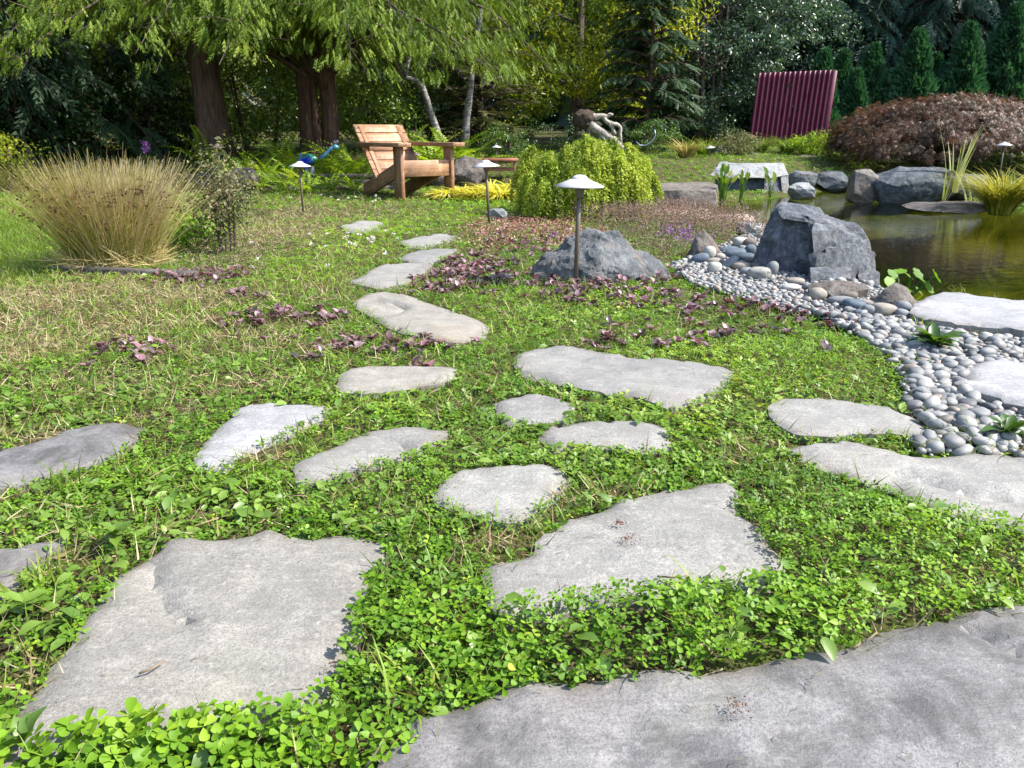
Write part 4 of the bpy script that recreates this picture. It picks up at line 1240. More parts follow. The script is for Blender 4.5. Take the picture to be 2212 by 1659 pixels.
# ------------------------------------------------------------------ trees and shrubs
M_BARK_R = m_bark('bark_red_brown', (.045, .026, .019), (.15, .085, .06))
M_BARK_G = m_bark('bark_grey_brown', (.05, .036, .028), (.17, .125, .10))
k = NT('birch_bark')
v = k.coord((1, 1, 4.0))
n_ = k.noise(v, 9, 5, .7, .5)
c = k.ramp(n_, [(.38, (.03, .027, .024)), (.5, (.15, .142, .13)), (.72, (.28, .27, .255))])
M_BIRCH = k.done(k.bsdf(c, .7, .3, k.bump(n_, .6, .02)))
def leafmat(name, a, b, c_, d, tr=.4, rough=.5, spec=.35, tint=(1.25, 1.2, .55)):
    return m_leaf(name, [(0, a), (.35, b), (.7, c_), (1, d)], tr, rough, spec, tint)
M_CEDAR = leafmat('cedar_spray', (.035, .07, .008), (.085, .14, .013), (.16, .225, .022), (.26, .30, .05), .35, .6, .2)
M_SPRUCE = leafmat('spruce_needles', (.012, .030, .012), (.022, .050, .018), (.035, .070, .024), (.05, .085, .03), .2, .6, .25)
M_SPRUCE_B = leafmat('blue_spruce_needles', (.018, .042, .026), (.032, .065, .040), (.05, .09, .055), (.075, .12, .075), .25, .6, .25, (1.1, 1.2, .8))
M_ARB = leafmat('arborvitae_sprays', (.014, .045, .022), (.026, .078, .034), (.04, .11, .045), (.06, .14, .055), .25, .6, .25, (1, 1.2, .7))
M_BROAD = leafmat('broad_leaf_green', (.022, .055, .010), (.045, .10, .014), (.08, .15, .022), (.14, .20, .04), .4, .4, .5)
M_YELLOW = leafmat('yellow_green_leaf', (.085, .145, .012), (.16, .225, .018), (.28, .31, .024), (.46, .42, .05), .5, .45, .4)
M_SILVER = leafmat('silver_green_leaf', (.022, .055, .030), (.045, .09, .050), (.075, .125, .075), (.12, .17, .11), .35, .35, .6, (1.1, 1.2, .7))
M_DARKLEAF = leafmat('shade_leaf', (.012, .032, .010), (.022, .055, .014), (.036, .078, .020), (.06, .10, .03), .3, .4, .45)
M_MAPLE = leafmat('red_maple_leaf', (.045, .05, .016), (.085, .055, .030), (.155, .085, .058), (.21, .155, .11), .35, .5, .35, (1.3, .8, .5))
M_WEEP = leafmat('weeping_hemlock', (.09, .14, .012), (.20, .27, .02), (.32, .39, .035), (.46, .50, .09), .4, .55, .25)
M_FERN = leafmat('fern_frond', (.11, .19, .014), (.19, .30, .022), (.28, .39, .032), (.38, .46, .06), .45, .5, .3)
M_HAKONE = leafmat('golden_grass', (.22, .24, .02), (.42, .40, .035), (.58, .53, .07), (.66, .62, .16), .4, .5, .3)
M_SEDGE = leafmat('gold_sedge', (.08, .12, .012), (.18, .20, .02), (.34, .31, .05), (.50, .44, .12), .35, .5, .3)
M_IRIS = leafmat('striped_iris', (.10, .17, .04), (.20, .26, .08), (.36, .38, .16), (.50, .50, .28), .35, .45, .4)
M_PICK = leafmat('pickerel_leaf', (.05, .13, .01), (.10, .20, .015), (.20, .28, .02), (.40, .36, .03), .5, .35, .5)
M_RUSH = leafmat('rush_stem', (.13, .17, .02), (.27, .25, .06), (.42, .32, .13), (.55, .45, .26), .25, .6, .25, (1.1, 1, .7))
M_SEED = leafmat('rush_seed', (.035, .018, .01), (.07, .036, .02), (.12, .065, .036), (.18, .11, .06), .1, .8, .1)
M_DRYSH = leafmat('dry_shrub_leaf', (.05, .08, .03), (.12, .14, .06), (.21, .19, .10), (.30, .24, .14), .35, .6, .25)
M_OLIVE = leafmat('olive_pine', (.03, .04, .012), (.06, .07, .02), (.09, .09, .032), (.13, .11, .05), .25, .6, .2)
M_FERNY = leafmat('shrub_leaf_light', (.07, .13, .016), (.14, .22, .026), (.22, .31, .045), (.33, .40, .09), .4, .4, .5)
TRI = [0]
def crown_mesh(name, parts):
    mb_ = MB()
    for v_, p_, r_ in parts: mb_.add(v_, p_, r_)
    return mb_.mesh(name)
def leaves_on(pts, out, rng, tpl, size, jit=.6, hang=0.0, rbase=.5, rvar=.5, bright=None):
    n = len(pts)
    nn = out + rng.normal(0, jit, (n, 3)) + np.array([0, -.0, .35])
    d = rand_unit(n, rng) + np.array([0, 0, -hang])
    d = d - nn * (np.sum(d * nn, 1) / np.sum(nn * nn, 1))[:, None]
    R = frames_dir(d, nn)
    r = np.clip(rbase + rvar * (rng.random(n) - .5) + (0 if bright is None else bright), 0, 1)
    return scatter(tpl, pts, R, size * (.65 + .7 * rng.random(n)), r)
def clumps(rng, c, rad, nclump, per, cr, squash=.6, hollow=.35, zmin=None):
    """leaf points in flattened clumps spread through an ellipsoid crown"""
    u_ = rand_unit(nclump, rng)
    rr = (hollow + (1 - hollow) * rng.random(nclump) ** .6)[:, None]
    cc = np.asarray(c) + u_ * rr * np.asarray(rad)
    if zmin is not None: cc = cc[cc[:, 2] > zmin]
    nclump = len(cc)
    s_ = cr * (.55 + .9 * rng.random(nclump))
    o = rand_unit(nclump * per, rng)
    f = rng.random(nclump * per)[:, None] ** .45
    pts = np.repeat(cc, per, 0) + o * f * np.repeat(s_, per)[:, None] * np.array([1, 1, squash])
    return pts, o, np.repeat(rng.normal(0, .13, nclump), per), cc
def limb(mb_, a, b, r0, r1, rng, bow=.1, n=6, sag=0.0, sides=6):
    a, b = np.asarray(a, float), np.asarray(b, float)
    L = np.linalg.norm(b - a)
    t = np.linspace(0, 1, n)[:, None]
    off = rng.normal(0, bow * L, 3) * .6
    p = a + (b - a) * t + off * np.sin(t * np.pi) - np.array([0, 0, sag * L]) * (t * (1 - t)) * 2
    mb_.tube(p, np.linspace(r0, r1, n), sides, wob=.12, seed=int(rng.integers(99)))
    return p
def broad_tree(name, label, cat, base, h, rad, c_z, mat, seed, n_cl=60, per=90, leaf=.06, cr=.45, tr=.09, bark=None, tpl=None, squash=.6, group=None, hollow=.35, hang=.2, stems=1, rb=.5, zmin=None, limbs=7):
    rng = np.random.default_rng(seed)
    root = empty(name, base, label, cat, group)
    pts, out, br, cc = clumps(rng, (0, 0, c_z), rad, n_cl, per, cr, squash, hollow, zmin)
    v_, p_, r_ = leaves_on(pts, out, rng, tpl or t_leaf(.55), leaf, .6, hang, rb, .55, br)
    me = crown_mesh('crown', [(v_, p_, r_)])
    obj('crown', me, mat, root)
    if tr > 0:
        for s_ in range(stems):
            mb_ = MB()
            off = rng.normal(0, .10 * rad[0] * (stems > 1), 2)
            top = np.array([off[0] * 2.2, off[1] * 2.2, min(h, c_z + rad[2] * .5)])
            limb(mb_, (off[0], off[1], -.1), top, tr, tr * .35, rng, .04, 8, 0, 8)
            for j in rng.choice(len(cc), min(limbs, len(cc)), replace=False):
                q = cc[j]
                zz_ = min(q[2] * .7, top[2] * .9)
                t_ = max(.15, zz_ / top[2])
                limb(mb_, np.array([off[0], off[1], 0]) * (1 - t_) + top * t_, q, tr * .35, tr * .08, rng, .08, 5, 0, 5)
            obj('trunk', mb_.mesh('trunk', True), bark or M_BARK_G, root)
    return root
def conifer(name, label, base, h, r, mat, seed, whorls=22, per=9, spray=.34, dens=13, droop=.35, trunk=.12, bark=None, z0=.3, tpl=None, cat='tree', group=None, up=.1, top_r=.05, hangs=.4, rb=.45, shape=.8):
    """layers of drooping branches carrying flat sprays"""
    rng = np.random.default_rng(seed)
    root = empty(name, base, label, cat, group)
    tb, bb = MB(), MB()
    limb(tb, (0, 0, -.1), (rng.normal(0, .03 * h), rng.normal(0, .02 * h), h), trunk, trunk * .15, rng, .01, 10, 0, 10)
    obj('trunk', tb.mesh('trunk', True), bark or M_BARK_R, root)
    PP, DD, BR = [], [], []
    for w in range(whorls):
        t = (w + rng.random()) / whorls
        z = z0 + (h - z0) * t
        L = r * ((1 - t) ** shape) + top_r
        for q in range(per):
            a = rng.uniform(0, 6.28)
            l = L * rng.uniform(.65, 1.12)
            m = 7
            tt = np.linspace(0, 1, m)
            pts = np.stack([np.cos(a) * l * tt, np.sin(a) * l * tt, z + l * (up * np.sin(tt * 2.6) - droop * tt ** 2)], 1)
            pts[:, :2] += rng.normal(0, .04 * l, 2) * np.sin(tt * 3.1)[:, None]
            bb.tube(pts, np.linspace(.012 + .012 * l, .003, m), 4, cap=False)
            ns = max(3, int(dens * l / spray * .34))
            s_ = .15 + .85 * rng.random(ns) ** .75
            pos = np.stack([np.interp(s_, tt, pts[:, i]) for i in range(3)], 1)
            sd_ = rng.choice([-1, 1], ns)
            ang = a + sd_ * rng.uniform(.2, 1.25, ns)
            d = np.stack([np.cos(ang), np.sin(ang), -hangs - .5 * rng.random(ns)], 1)
            PP.append(pos); DD.append(d); BR.append(np.full(ns, rng.normal(0, .14)))
    PP, DD, BR = np.concatenate(PP), np.concatenate(DD), np.concatenate(BR)
    n = len(PP)
    R = frames_dir(DD, np.array([0, 0, 1.0]) + rng.normal(0, .5, (n, 3)))
    r_ = np.clip(rb + BR + .4 * (rng.random(n) - .5), 0, 1)
    obj('branches', bb.mesh('branches', True), bark or M_BARK_R, root)
    obj('crown', crown_mesh('crown', [scatter(tpl or t_spray(5, .12, .36), PP, R, spray * (.6 + .8 * rng.random(n)), r_)]), mat, root)
    return root
def ground_at(u, v, Y):
    q = P(u, v, Y)
    return (q[0], Y, tz(q[0], Y))

# --- the spreading cedar with two trunks that overhangs the chair
rng = np.random.default_rng(101)
YB = 11.0
b0 = ground_at(690, 330, YB)
cedar = empty('cedar_tree', b0, 'two trunked cedar with a broad drooping crown overhanging the wooden chair', 'tree')
mpu = MPU(690, 330, YB)
for s_, (ub, ut, rb_, rt_, lean) in enumerate(((676, 670, .135, .115, -.12), (714, 711, .115, .098, .1))):
    mb_ = MB()
    x0, x1 = (ub - 690) * mpu, (ut - 690) * mpu
    t = np.linspace(0, 1, 16)
    pts = np.stack([x0 + (x1 - x0) * np.minimum(1, t * 5) + lean * np.maximum(0, t - .2), .06 * s_ + .05 * np.sin(t * 5 + s_), -.15 + 6.2 * t], 1)
    mb_.tube(pts, (rb_ + (rt_ - rb_) * np.minimum(1, t * 3)) * (1 - .75 * np.maximum(0, t - .25)) * (1 + .55 * np.exp(-t * 26)), 16, wob=.22, seed=3 + s_)
    if s_: mb_.tube([(x0 - .02, -.14, .9), (x0 + .02, -.2, 1.05), (x0 + .03, -.2, 1.2)], [.05, .06, .02], 8, wob=.3)
    obj('trunk', mb_.mesh('trunk', True), M_BARK_R, cedar)
mb_ = MB()
mb_.tube([(-.02, -.1, .25), (-.01, -.08, .8), (.02, -.06, 1.4), (0, -.05, 2.0)], [.035, .03, .028, .02], 7, wob=.2)
obj('side_stem', mb_.mesh('side_stem', True), M_BARK_R, cedar)
PP, DD, BR = [], [], []
bb = MB()
nb_ = 0
for w in range(260):
    z = .95 + 5.0 * (w / 260) ** 1.5
    t = (z - .95) / 5.0
    a = rng.uniform(0, 6.28)
    fr_ = -math.sin(a)                                              # 1: towards the camera
    L = (3.45 + .25 * math.cos(a) * (-1)) * (1 - .72 * t) * rng.uniform(.7, 1.08)
    m = 9
    tt = np.linspace(0, 1, m)
    sag = .30 if t < .25 else .22
    pts = np.stack([np.cos(a) * L * tt, np.sin(a) * L * .95 * tt, z + L * (.34 * np.sin(tt * 2.2) * (1 - t * .4) - sag * tt ** 2)], 1)
    pts[:, 2] += .06 * np.sin(tt * 9 + w) * tt
    pts[:, :2] += rng.normal(0, .06 * L, 2) * np.sin(tt * 3.1)[:, None]
    bb.tube(pts, np.linspace(.016 + .009 * L, .004, m), 4, cap=False)
    for q in range(int(9 * L)):                                    # side twigs
        s0 = rng.uniform(.2, 1)
        p0 = np.array([np.interp(s0, tt, pts[:, i]) for i in range(3)])
        ang = a + rng.choice([-1, 1]) * rng.uniform(.3, 1.3)
        l = rng.uniform(.25, .65)
        tip = p0 + np.array([math.cos(ang) * l, math.sin(ang) * l, rng.uniform(-.12, .22)])
        if q % 4 == 0: bb.tube([p0, (p0 + tip) / 2 + np.array([0, 0, .04]), tip], [.007, .005, .003], 3, cap=False)
        ns = 17
        s_ = rng.random(ns) ** .7
        pos = p0 + (tip - p0) * s_[:, None] + rng.normal(0, .04, (ns, 3))
        an2 = ang + rng.normal(0, .7, ns)
        PP.append(pos); DD.append(np.stack([np.cos(an2) * .7, np.sin(an2) * .7, -.55 - .6 * rng.random(ns)], 1)); BR.append(np.full(ns, rng.normal(0, .12)))
PP, DD, BR = np.concatenate(PP), np.concatenate(DD), np.concatenate(BR)
sel = rng.random(len(PP)) < np.where(PP[:, 2] > 2.5, .13, np.where(PP[:, 1] > .8, .25, 1.0))
PP, DD, BR = PP[sel], DD[sel], BR[sel]
n = len(PP)
R = frames_dir(DD, np.array([0, 0, 1.0]) + rng.normal(0, .6, (n, 3)))
obj('branches', bb.mesh('branches', True), M_BARK_G, cedar)
me = crown_mesh('crown', [scatter(t_spray(3, .13, .42, .5), PP, R, .092 * (.6 + .9 * rng.random(n)), np.clip(.5 + BR + .5 * (rng.random(n) - .5), 0, 1))])
obj('crown', me, M_CEDAR, cedar)
print('cedar', len(me.polygons))

# --- the big bare trunk behind the ferns, its crown above the picture
q = ground_at(468, 330, 11.3)
root = empty('fir_tree', q, 'thick grooved brown trunk of a tall fir behind the dark path light', 'tree')
mb_ = MB()
t = np.linspace(0, 1, 14)
mb_.tube(np.stack([-.25 * t * 1.3, 0 * t, -.2 + 9 * t], 1), .205 * (1 - .55 * t) * (1 + .35 * np.exp(-t * 30)), 26, wob=.13, seed=5)
obj('trunk', mb_.mesh('trunk', True), m_bark('bark_grooved', (.055, .036, .027), (.24, .16, .12), 1.3, .10), root)
rg = np.random.default_rng(9)
pts, out, br, cc = clumps(rg, (-.6, 0, 7.0), (3.2, 3.2, 2.6), 120, 40, .7, .45, .3)
obj('crown', crown_mesh('crown', [leaves_on(pts, out, rg, t_spray(4, .16, .4), .34, .5, .5, .45, .5, br)]), M_SPRUCE, root)

# --- dark conifers of the shaded side
for i, (u, Y, h_, r_, lab, mt, dr) in enumerate((
        (-60, 10.6, 7.5, 2.6, 'dark hemlock at the shaded edge of the lawn, outermost of the dark conifers', M_SPRUCE, .45),
        (130, 12.2, 8.0, 2.5, 'dark drooping spruce behind the brown rush clump', M_SPRUCE, .5),
        (300, 15.2, 8.5, 2.6, 'tall dark spruce hung with long pendulous twigs beside the thick fir trunk', M_OLIVE, .5),
        (-420, 9.5, 7.0, 2.6, 'dark spruce shading the lawn beyond the picture edge', M_SPRUCE, .45))):
    conifer('spruce_tree', lab, ground_at(u, 330, Y), h_, r_, mt, 200 + i, 24, 8 if i < 3 else 5, .38, 11, dr, .16, M_BARK_G, .25, None, 'tree', 'dark conifers on the shaded side', hangs=.6)
# --- understory shrubs
SH = [
 ('leafy_shrub', 'dark leafy shrub at the lawn edge under the hemlock', (300, 12.0), (1.2, .9, .9), .75, M_DARKLEAF, 60, 90, .055, .34),
 ('leafy_shrub', 'broad leaved shrub covering the lower part of the thick fir trunk', (400, 12.3), (.9, .8, .9), .95, M_FERNY, 55, 90, .06, .30),
 ('leafy_shrub', 'glossy mid green shrub between the fir trunk and the two trunked cedar', (560, 12.6), (1.2, .9, .95), .9, M_FERNY, 90, 110, .055, .30),
 ('leafy_shrub', 'arching light green shrub directly behind the chair back', (800, 12.8), (1.15, .9, .9), .95, M_FERNY, 90, 110, .055, .30),
 ('leafy_shrub', 'dark shrub between the two birch trunks', (950, 13.5), (1.3, .9, 1.1), .95, M_DARKLEAF, 70, 90, .06, .34),
 ('leafy_shrub', 'rounded green shrub beside the small red table', (1090, 10.9), (.34, .3, .24), .22, M_BROAD, 40, 70, .03, .12),
 ('leafy_shrub', 'golden green low shrub at the far edge of the lawn', (-25, 8.7), (.55, .4, .35), .28, M_YELLOW, 40, 60, .045, .18),
 ('leafy_shrub', 'dark leafy shrub behind the lawn at the picture edge', (80, 10.2), (1.1, .9, 1.0), .8, M_DARKLEAF, 60, 90, .06, .36),
]
for i, (nm, lab, (u, Y), rad, cz, mt, ncl, per, lf, cr) in enumerate(SH):
    broad_tree(nm, lab, 'shrub', ground_at(u, 330, Y), cz + rad[2] * .6, rad, cz, mt, 300 + i, ncl, per, lf, cr, .03, squash=.65, stems=3, limbs=6)
conifer('pine_shrub', 'dull olive dwarf pine behind the second birch trunk', ground_at(1040, 330, 12.6), 1.9, .85, M_OLIVE, 351, 14, 9, .18, 12, -.1, .05, M_BARK_G, .1, None, 'shrub', up=.2, hangs=-.3, shape=.5)
# --- two birch trunks
for i, (lab, pth, r0) in enumerate((
        ('leaning white birch with a bent top behind the chair', [(952, 312), (944, 285), (934, 255), (922, 215), (913, 190), (900, 174), (875, 168)], .058),
        ('upright white birch trunk nearest the small red table', [(1003, 312), (1006, 280), (1010, 240), (1014, 205), (1017, 185), (1022, 120), (1040, 20)], .064))):
    Y = 11.6 + .2 * i
    pw = np.array([P(u, v, Y) for u, v in pth])
    zb = tz(pw[0][0], Y) - .05
    pw[0][2] = min(pw[0][2], zb)
    root = empty('birch_tree', tuple(pw[0]), lab, 'tree')
    tt = np.linspace(0, len(pw) - 1, 22)
    pt = np.stack([np.interp(tt, np.arange(len(pw)), pw[:, j]) for j in range(3)], 1) - pw[0]
    mb_ = MB()
    mb_.tube(pt, np.linspace(r0, r0 * .62, len(pt)), 10, wob=.18, seed=i)
    obj('trunk', mb_.mesh('trunk', True), M_BIRCH, root)
    rg = np.random.default_rng(400 + i)
    tip = pt[-1]
    mb_ = MB()
    ce = tip + np.array([-.3 if i == 0 else .2, .5, 1.5])
    pts, out, br, cc = clumps(rg, ce, (.9, .9, .9), 34, 60, .3, .6)
    for j in range(8): limb(mb_, tip, cc[j], .03, .008, rg, .1, 5)
    obj('branches', mb_.mesh('branches', True), M_BIRCH, root)
    obj('crown', crown_mesh('crown', [leaves_on(pts, out, rg, t_leaf(.6), .05, .6, .3, .5, .5, br)]), M_BROAD, root)
# --- background trees behind the pond
broad_tree('yellowing_tree', 'yellow green broadleaf tree, the sunniest one behind the weeping shrub', 'tree', ground_at(1235, 330, 14.5), 5.2, (2.1, 1.6, 2.6), 2.7, M_YELLOW, 501, 250, 130, .075, .42, .1, squash=.55, hollow=.55, limbs=12)
broad_tree('yellowing_tree', 'yellow green broadleaf tree rising behind the driftwood', 'tree', ground_at(1350, 330, 17.5), 7.0, (2.4, 1.8, 3.2), 4.0, M_YELLOW, 502, 190, 110, .085, .5, .1, squash=.55, hollow=.5, limbs=10)
broad_tree('leafy_tree', 'shaded green tree over the birches behind the cedar', 'tree', ground_at(1030, 330, 16.0), 6.5, (2.4, 1.6, 3.0), 3.2, M_BROAD, 503, 190, 110, .075, .5, .1, squash=.55, hollow=.5, limbs=10)
conifer('young_fir', 'slim dark young fir standing between the yellow tree and the silvery one', ground_at(1392, 330, 13.0), 3.6, .8, M_SPRUCE, 504, 26, 8, .2, 13, .05, .05, M_BARK_R, .25, None, 'tree', up=.16, hangs=.1, shape=.75)
broad_tree('silvery_tree', 'loose silvery leaved tree with thin bare stems behind the far path light', 'tree', ground_at(1530, 330, 15.4), 4.2, (1.7, 1.3, 2.0), 2.2, M_SILVER, 505, 180, 85, .07, .34, .045, squash=.45, hollow=.4, stems=4, limbs=10)
broad_tree('silvery_tree', 'silvery leaved tree partly hidden by the red panel', 'tree', ground_at(1640, 330, 16.4), 4.0, (1.5, 1.2, 1.9), 2.0, M_SILVER, 506, 130, 85, .07, .36, .045, squash=.45, hollow=.4, stems=3, limbs=8)
conifer('cedar_hedge_tree', 'drooping blue green cedar above the red panel', ground_at(1700, 330, 18.0), 8.0, 2.4, M_SPRUCE_B, 507, 26, 9, .42, 12, .5, .14, M_BARK_R, .3, None, 'tree', hangs=.8)
conifer('cedar_hedge_tree', 'drooping blue green cedar behind the silvery trees', ground_at(1560, 330, 18.5), 8.5, 2.3, M_SPRUCE_B, 508, 26, 9, .42, 12, .5, .14, M_BARK_R, .3, None, 'tree', hangs=.8)
ARB = [(1764, 118, 60, 'shortest clipped arborvitae, half hidden behind the red panel'), (1804, 118, 52, 'slim arborvitae touching the edge of the red panel'), (1836, 160, 56, 'low arborvitae leaning out in front of the second row'), (1866, 105, 66, 'third arborvitae cone of the hedge counted from the red panel'),
       (1954, 74, 84, 'broad arborvitae cone above the top of the red maple'), (1998, 126, 62, 'short arborvitae between the two tall ones'), (2058, 60, 78, 'tall arborvitae next to the tallest one'), (2146, 18, 100, 'tallest arborvitae at the picture edge')]
for i, (ua, va, wu, lab) in enumerate(ARB):
    Y = 14.6 + (i % 2) * .35
    b = ground_at(ua - 6, 320, Y)
    zt = P(ua, va, Y)[2]
    h_ = zt - b[2]
    r_ = wu * MPU(ua, 200, Y) * .98
    rg = np.random.default_rng(600 + i)
    root = empty('arborvitae', b, lab, 'tree', 'arborvitae hedge behind the red maple')
    n = int(7000 * (h_ / 2.0) * (r_ / .3) ** .5)
    t = rg.random(n) ** 1.25
    a = rg.uniform(0, 6.28, n)
    rr = r_ * np.minimum(1, (1 - t) ** .75 + .02) * np.minimum(1, .72 + t * 3)
    bump_ = .80 + .42 * fbm(np.stack([np.cos(a) * 2.2, np.sin(a) * 2.2, t * h_ * 3.4], 1), 3, i) + .16 * vnoise(np.stack([np.cos(a) * 6, np.sin(a) * 6, t * h_ * 9], 1), i)
    f = 1 - .35 * rg.random(n) ** 2
    pos = np.stack([np.cos(a) * rr * bump_ * f, np.sin(a) * rr * bump_ * f, .03 + t * h_], 1)
    d = np.stack([np.cos(a) * .55, np.sin(a) * .55, .35 + .8 * rg.random(n)], 1) + rg.normal(0, .25, (n, 3))
    R = frames_dir(d, np.stack([-np.sin(a), np.cos(a), np.zeros(n)], 1) + rg.normal(0, .5, (n, 3)))
    r01 = np.clip(.5 + 1.2 * (bump_ - .78) + .35 * (rg.random(n) - .5), 0, 1)
    obj('crown', crown_mesh('crown', [scatter(t_leaf(.45), pos, R, .098 * (.6 + .7 * rg.random(n)), r01)]), M_ARB, root)
    mb_ = MB(); mb_.tube([(0, 0, -.1), (0, 0, h_ * .5), (0, 0, h_ * .93)], [.05, .035, .01], 8)
    obj('trunk', mb_.mesh('trunk', True), M_BARK_R, root)
for i, (u, Y, h_, rad, cz, mt, lab) in enumerate((
        (1800, 21.0, 7, (2.6, 2, 3.2), 4.0, M_YELLOW, 'sunlit yellow green tree showing above the red panel'),
        (1950, 19.0, 8, (3.0, 1.8, 3.6), 4.6, M_SILVER, 'dark maple overhanging the middle of the arborvitae hedge'),
        (2120, 18.5, 8, (3.0, 1.8, 3.8), 4.6, M_DARKLEAF, 'dark maple rising behind the tallest arborvitae'),
        (2330, 17.0, 8, (2.8, 2.0, 3.8), 4.2, M_DARKLEAF, 'dark maple beyond the end of the hedge'),
        (2050, 23.0, 9, (3.2, 2, 4), 5.0, M_YELLOW, 'bright green tree glimpsed through gaps behind the hedge'))):
    broad_tree('maple_tree' if i in (1, 2, 3) else 'leafy_tree', lab, 'tree', ground_at(u, 320, Y), h_, rad, cz, mt, 700 + i, 190, 62, .125, .6, .14, squash=.5, hollow=.35, limbs=12)
# hedge of dark cedar behind the arborvitae
for i, (u, Y, lab) in enumerate(((1830, 17.0, 'dense blue green cedar filling the gap behind the third arborvitae'), (1990, 16.6, 'dense blue green cedar filling the gap behind the short arborvitae'), (2190, 16.4, 'dense dark cedar behind the tallest arborvitae'), (2420, 15.5, 'dense dark cedar beyond the picture edge'))):
    conifer('cedar_hedge_tree', lab, ground_at(u, 330, Y), 3.6 + .8 * (i % 2), 1.5, M_SPRUCE_B, 750 + i, 18, 9, .38, 12, .4, .1, M_BARK_R, .15, None, 'tree', hangs=.7, shape=.6)
# far wood closing every gap: one mass
rg = np.random.default_rng(800)
mb_ = MB()
n = 14000
a = rg.uniform(-1.35, 1.35, n)
rr = rg.uniform(24, 33, n)
x, y = np.sin(a) * rr, np.cos(a) * rr
z = terrain(x, y, False) + 10.5 * rg.random(n) * (.75 + .25 * n2(x, y, .25, 2, 5))
nn = np.stack([-np.sin(a), -np.cos(a), np.full(n, .5)], 1) + rg.normal(0, .5, (n, 3))
cl = fbm(np.stack([x * .5, y * .5, z * .6], 1), 3, 12)
v_, p_, r_ = scatter(t_leaf(.7, .1, .2), np.stack([x, y, z], 1), frames(nn, rg.uniform(0, 6.28, n)), .62 + .65 * rg.random(n), np.clip(.45 + .7 * cl + .3 * (rg.random(n) - .5), 0, 1))
mb_.add(v_, p_, r_)
# side wood beyond the picture on both sides
n = 9000
sd_ = rg.choice([-1, 1], n)
y = rg.uniform(-3, 24, n); x = np.where(sd_ < 0, -rg.uniform(10.5, 15, n), rg.uniform(17, 22, n))
z = terrain(x, y, False) + rg.random(n) * np.where(sd_ < 0, 8.0, 5.0)
v_, p_, r_ = scatter(t_leaf(.7, .1, .2), np.stack([x, y, z], 1), frames(np.stack([-sd_ * 1.0, 0 * x, .5 + 0 * x], 1) + rg.normal(0, .5, (n, 3)), rg.uniform(0, 6.28, n)), .5 + .5 * rg.random(n), rg.random(n))
mb_.add(v_, p_, r_)
tag(obj('far_woodland', mb_.mesh('far_woodland'), M_DARKLEAF), 'dark mass of distant woodland behind the garden trees', 'woodland', None, 'stuff')

# --- red laceleaf maple mound
b = ground_at(2030, 400, 10.6)
root = empty('laceleaf_maple', b, 'mounded laceleaf maple with bronze red feathery leaves above the pond', 'shrub')
rg = np.random.default_rng(820)
mp_ = MPU(2030, 300, 10.6)
cx = 0.0
n_cl = 760
th = rg.uniform(0, 6.28, n_cl); ph = np.arccos(rg.random(n_cl) ** .8)
A_, B_, Hh = 255 * mp_, 1.35, P(2030, 203, 10.6)[2] - b[2]
lump = 1 + .16 * fbm(np.stack([np.cos(th) * 1.6, np.sin(th) * 1.6, ph], 1), 3, 4)
f = .80 + .2 * rg.random(n_cl)
cc = np.stack([np.cos(th) * np.sin(ph) * A_ * lump * f, np.sin(th) * np.sin(ph) * B_ * lump * f, .12 + (Hh - .16) * np.cos(ph) ** .8 * lump * f], 1)
out0 = np.stack([np.cos(th) * np.sin(ph), np.sin(th) * np.sin(ph), np.cos(ph)], 1)
per = 34
def t_lace():
    V, tr_ = [], []
    for a_ in (-1.0, -.45, .1, .6):
        l_ = 1 - .28 * abs(a_)
        dd = np.array([math.cos(a_), math.sin(a_), -.35]); sd2 = np.array([-math.sin(a_), math.cos(a_), 0]) * .05
        bb_ = len(V)
        V += [list(sd2 * 1.3), list(dd * l_), list(-sd2 * 1.3)]
        tr_ += [[bb_, bb_ + 2, bb_ + 1]]
    return np.array(V), [tr_]
o = rand_unit(n_cl * per, rg)
pts = np.repeat(cc, per, 0) + o * rg.random((n_cl * per, 1)) ** .5 * np.array([.20, .20, .08])
oo = np.repeat(out0, per, 0)
d = oo * np.array([1, 1, .25]) + rg.normal(0, .45, pts.shape) - np.array([0, 0, .45])
R = frames_dir(d, oo + np.array([0, 0, .6]) + rg.normal(0, .3, pts.shape))
obj('crown', crown_mesh('crown', [scatter(t_lace(), pts, R, .075 * (.7 + .6 * rg.random(len(pts))), np.clip(.5 + np.repeat(rg.normal(0, .2, n_cl), per) + .5 * (rg.random(len(pts)) - .5), 0, 1))]), M_MAPLE, root)
mb_ = MB()
for j in range(14):
    limb(mb_, (0, .1, -.05), cc[j * 7] * .92, .05, .01, rg, .12, 7, -.2)
obj('trunk', mb_.mesh('trunk', True), M_BARK_G, root)

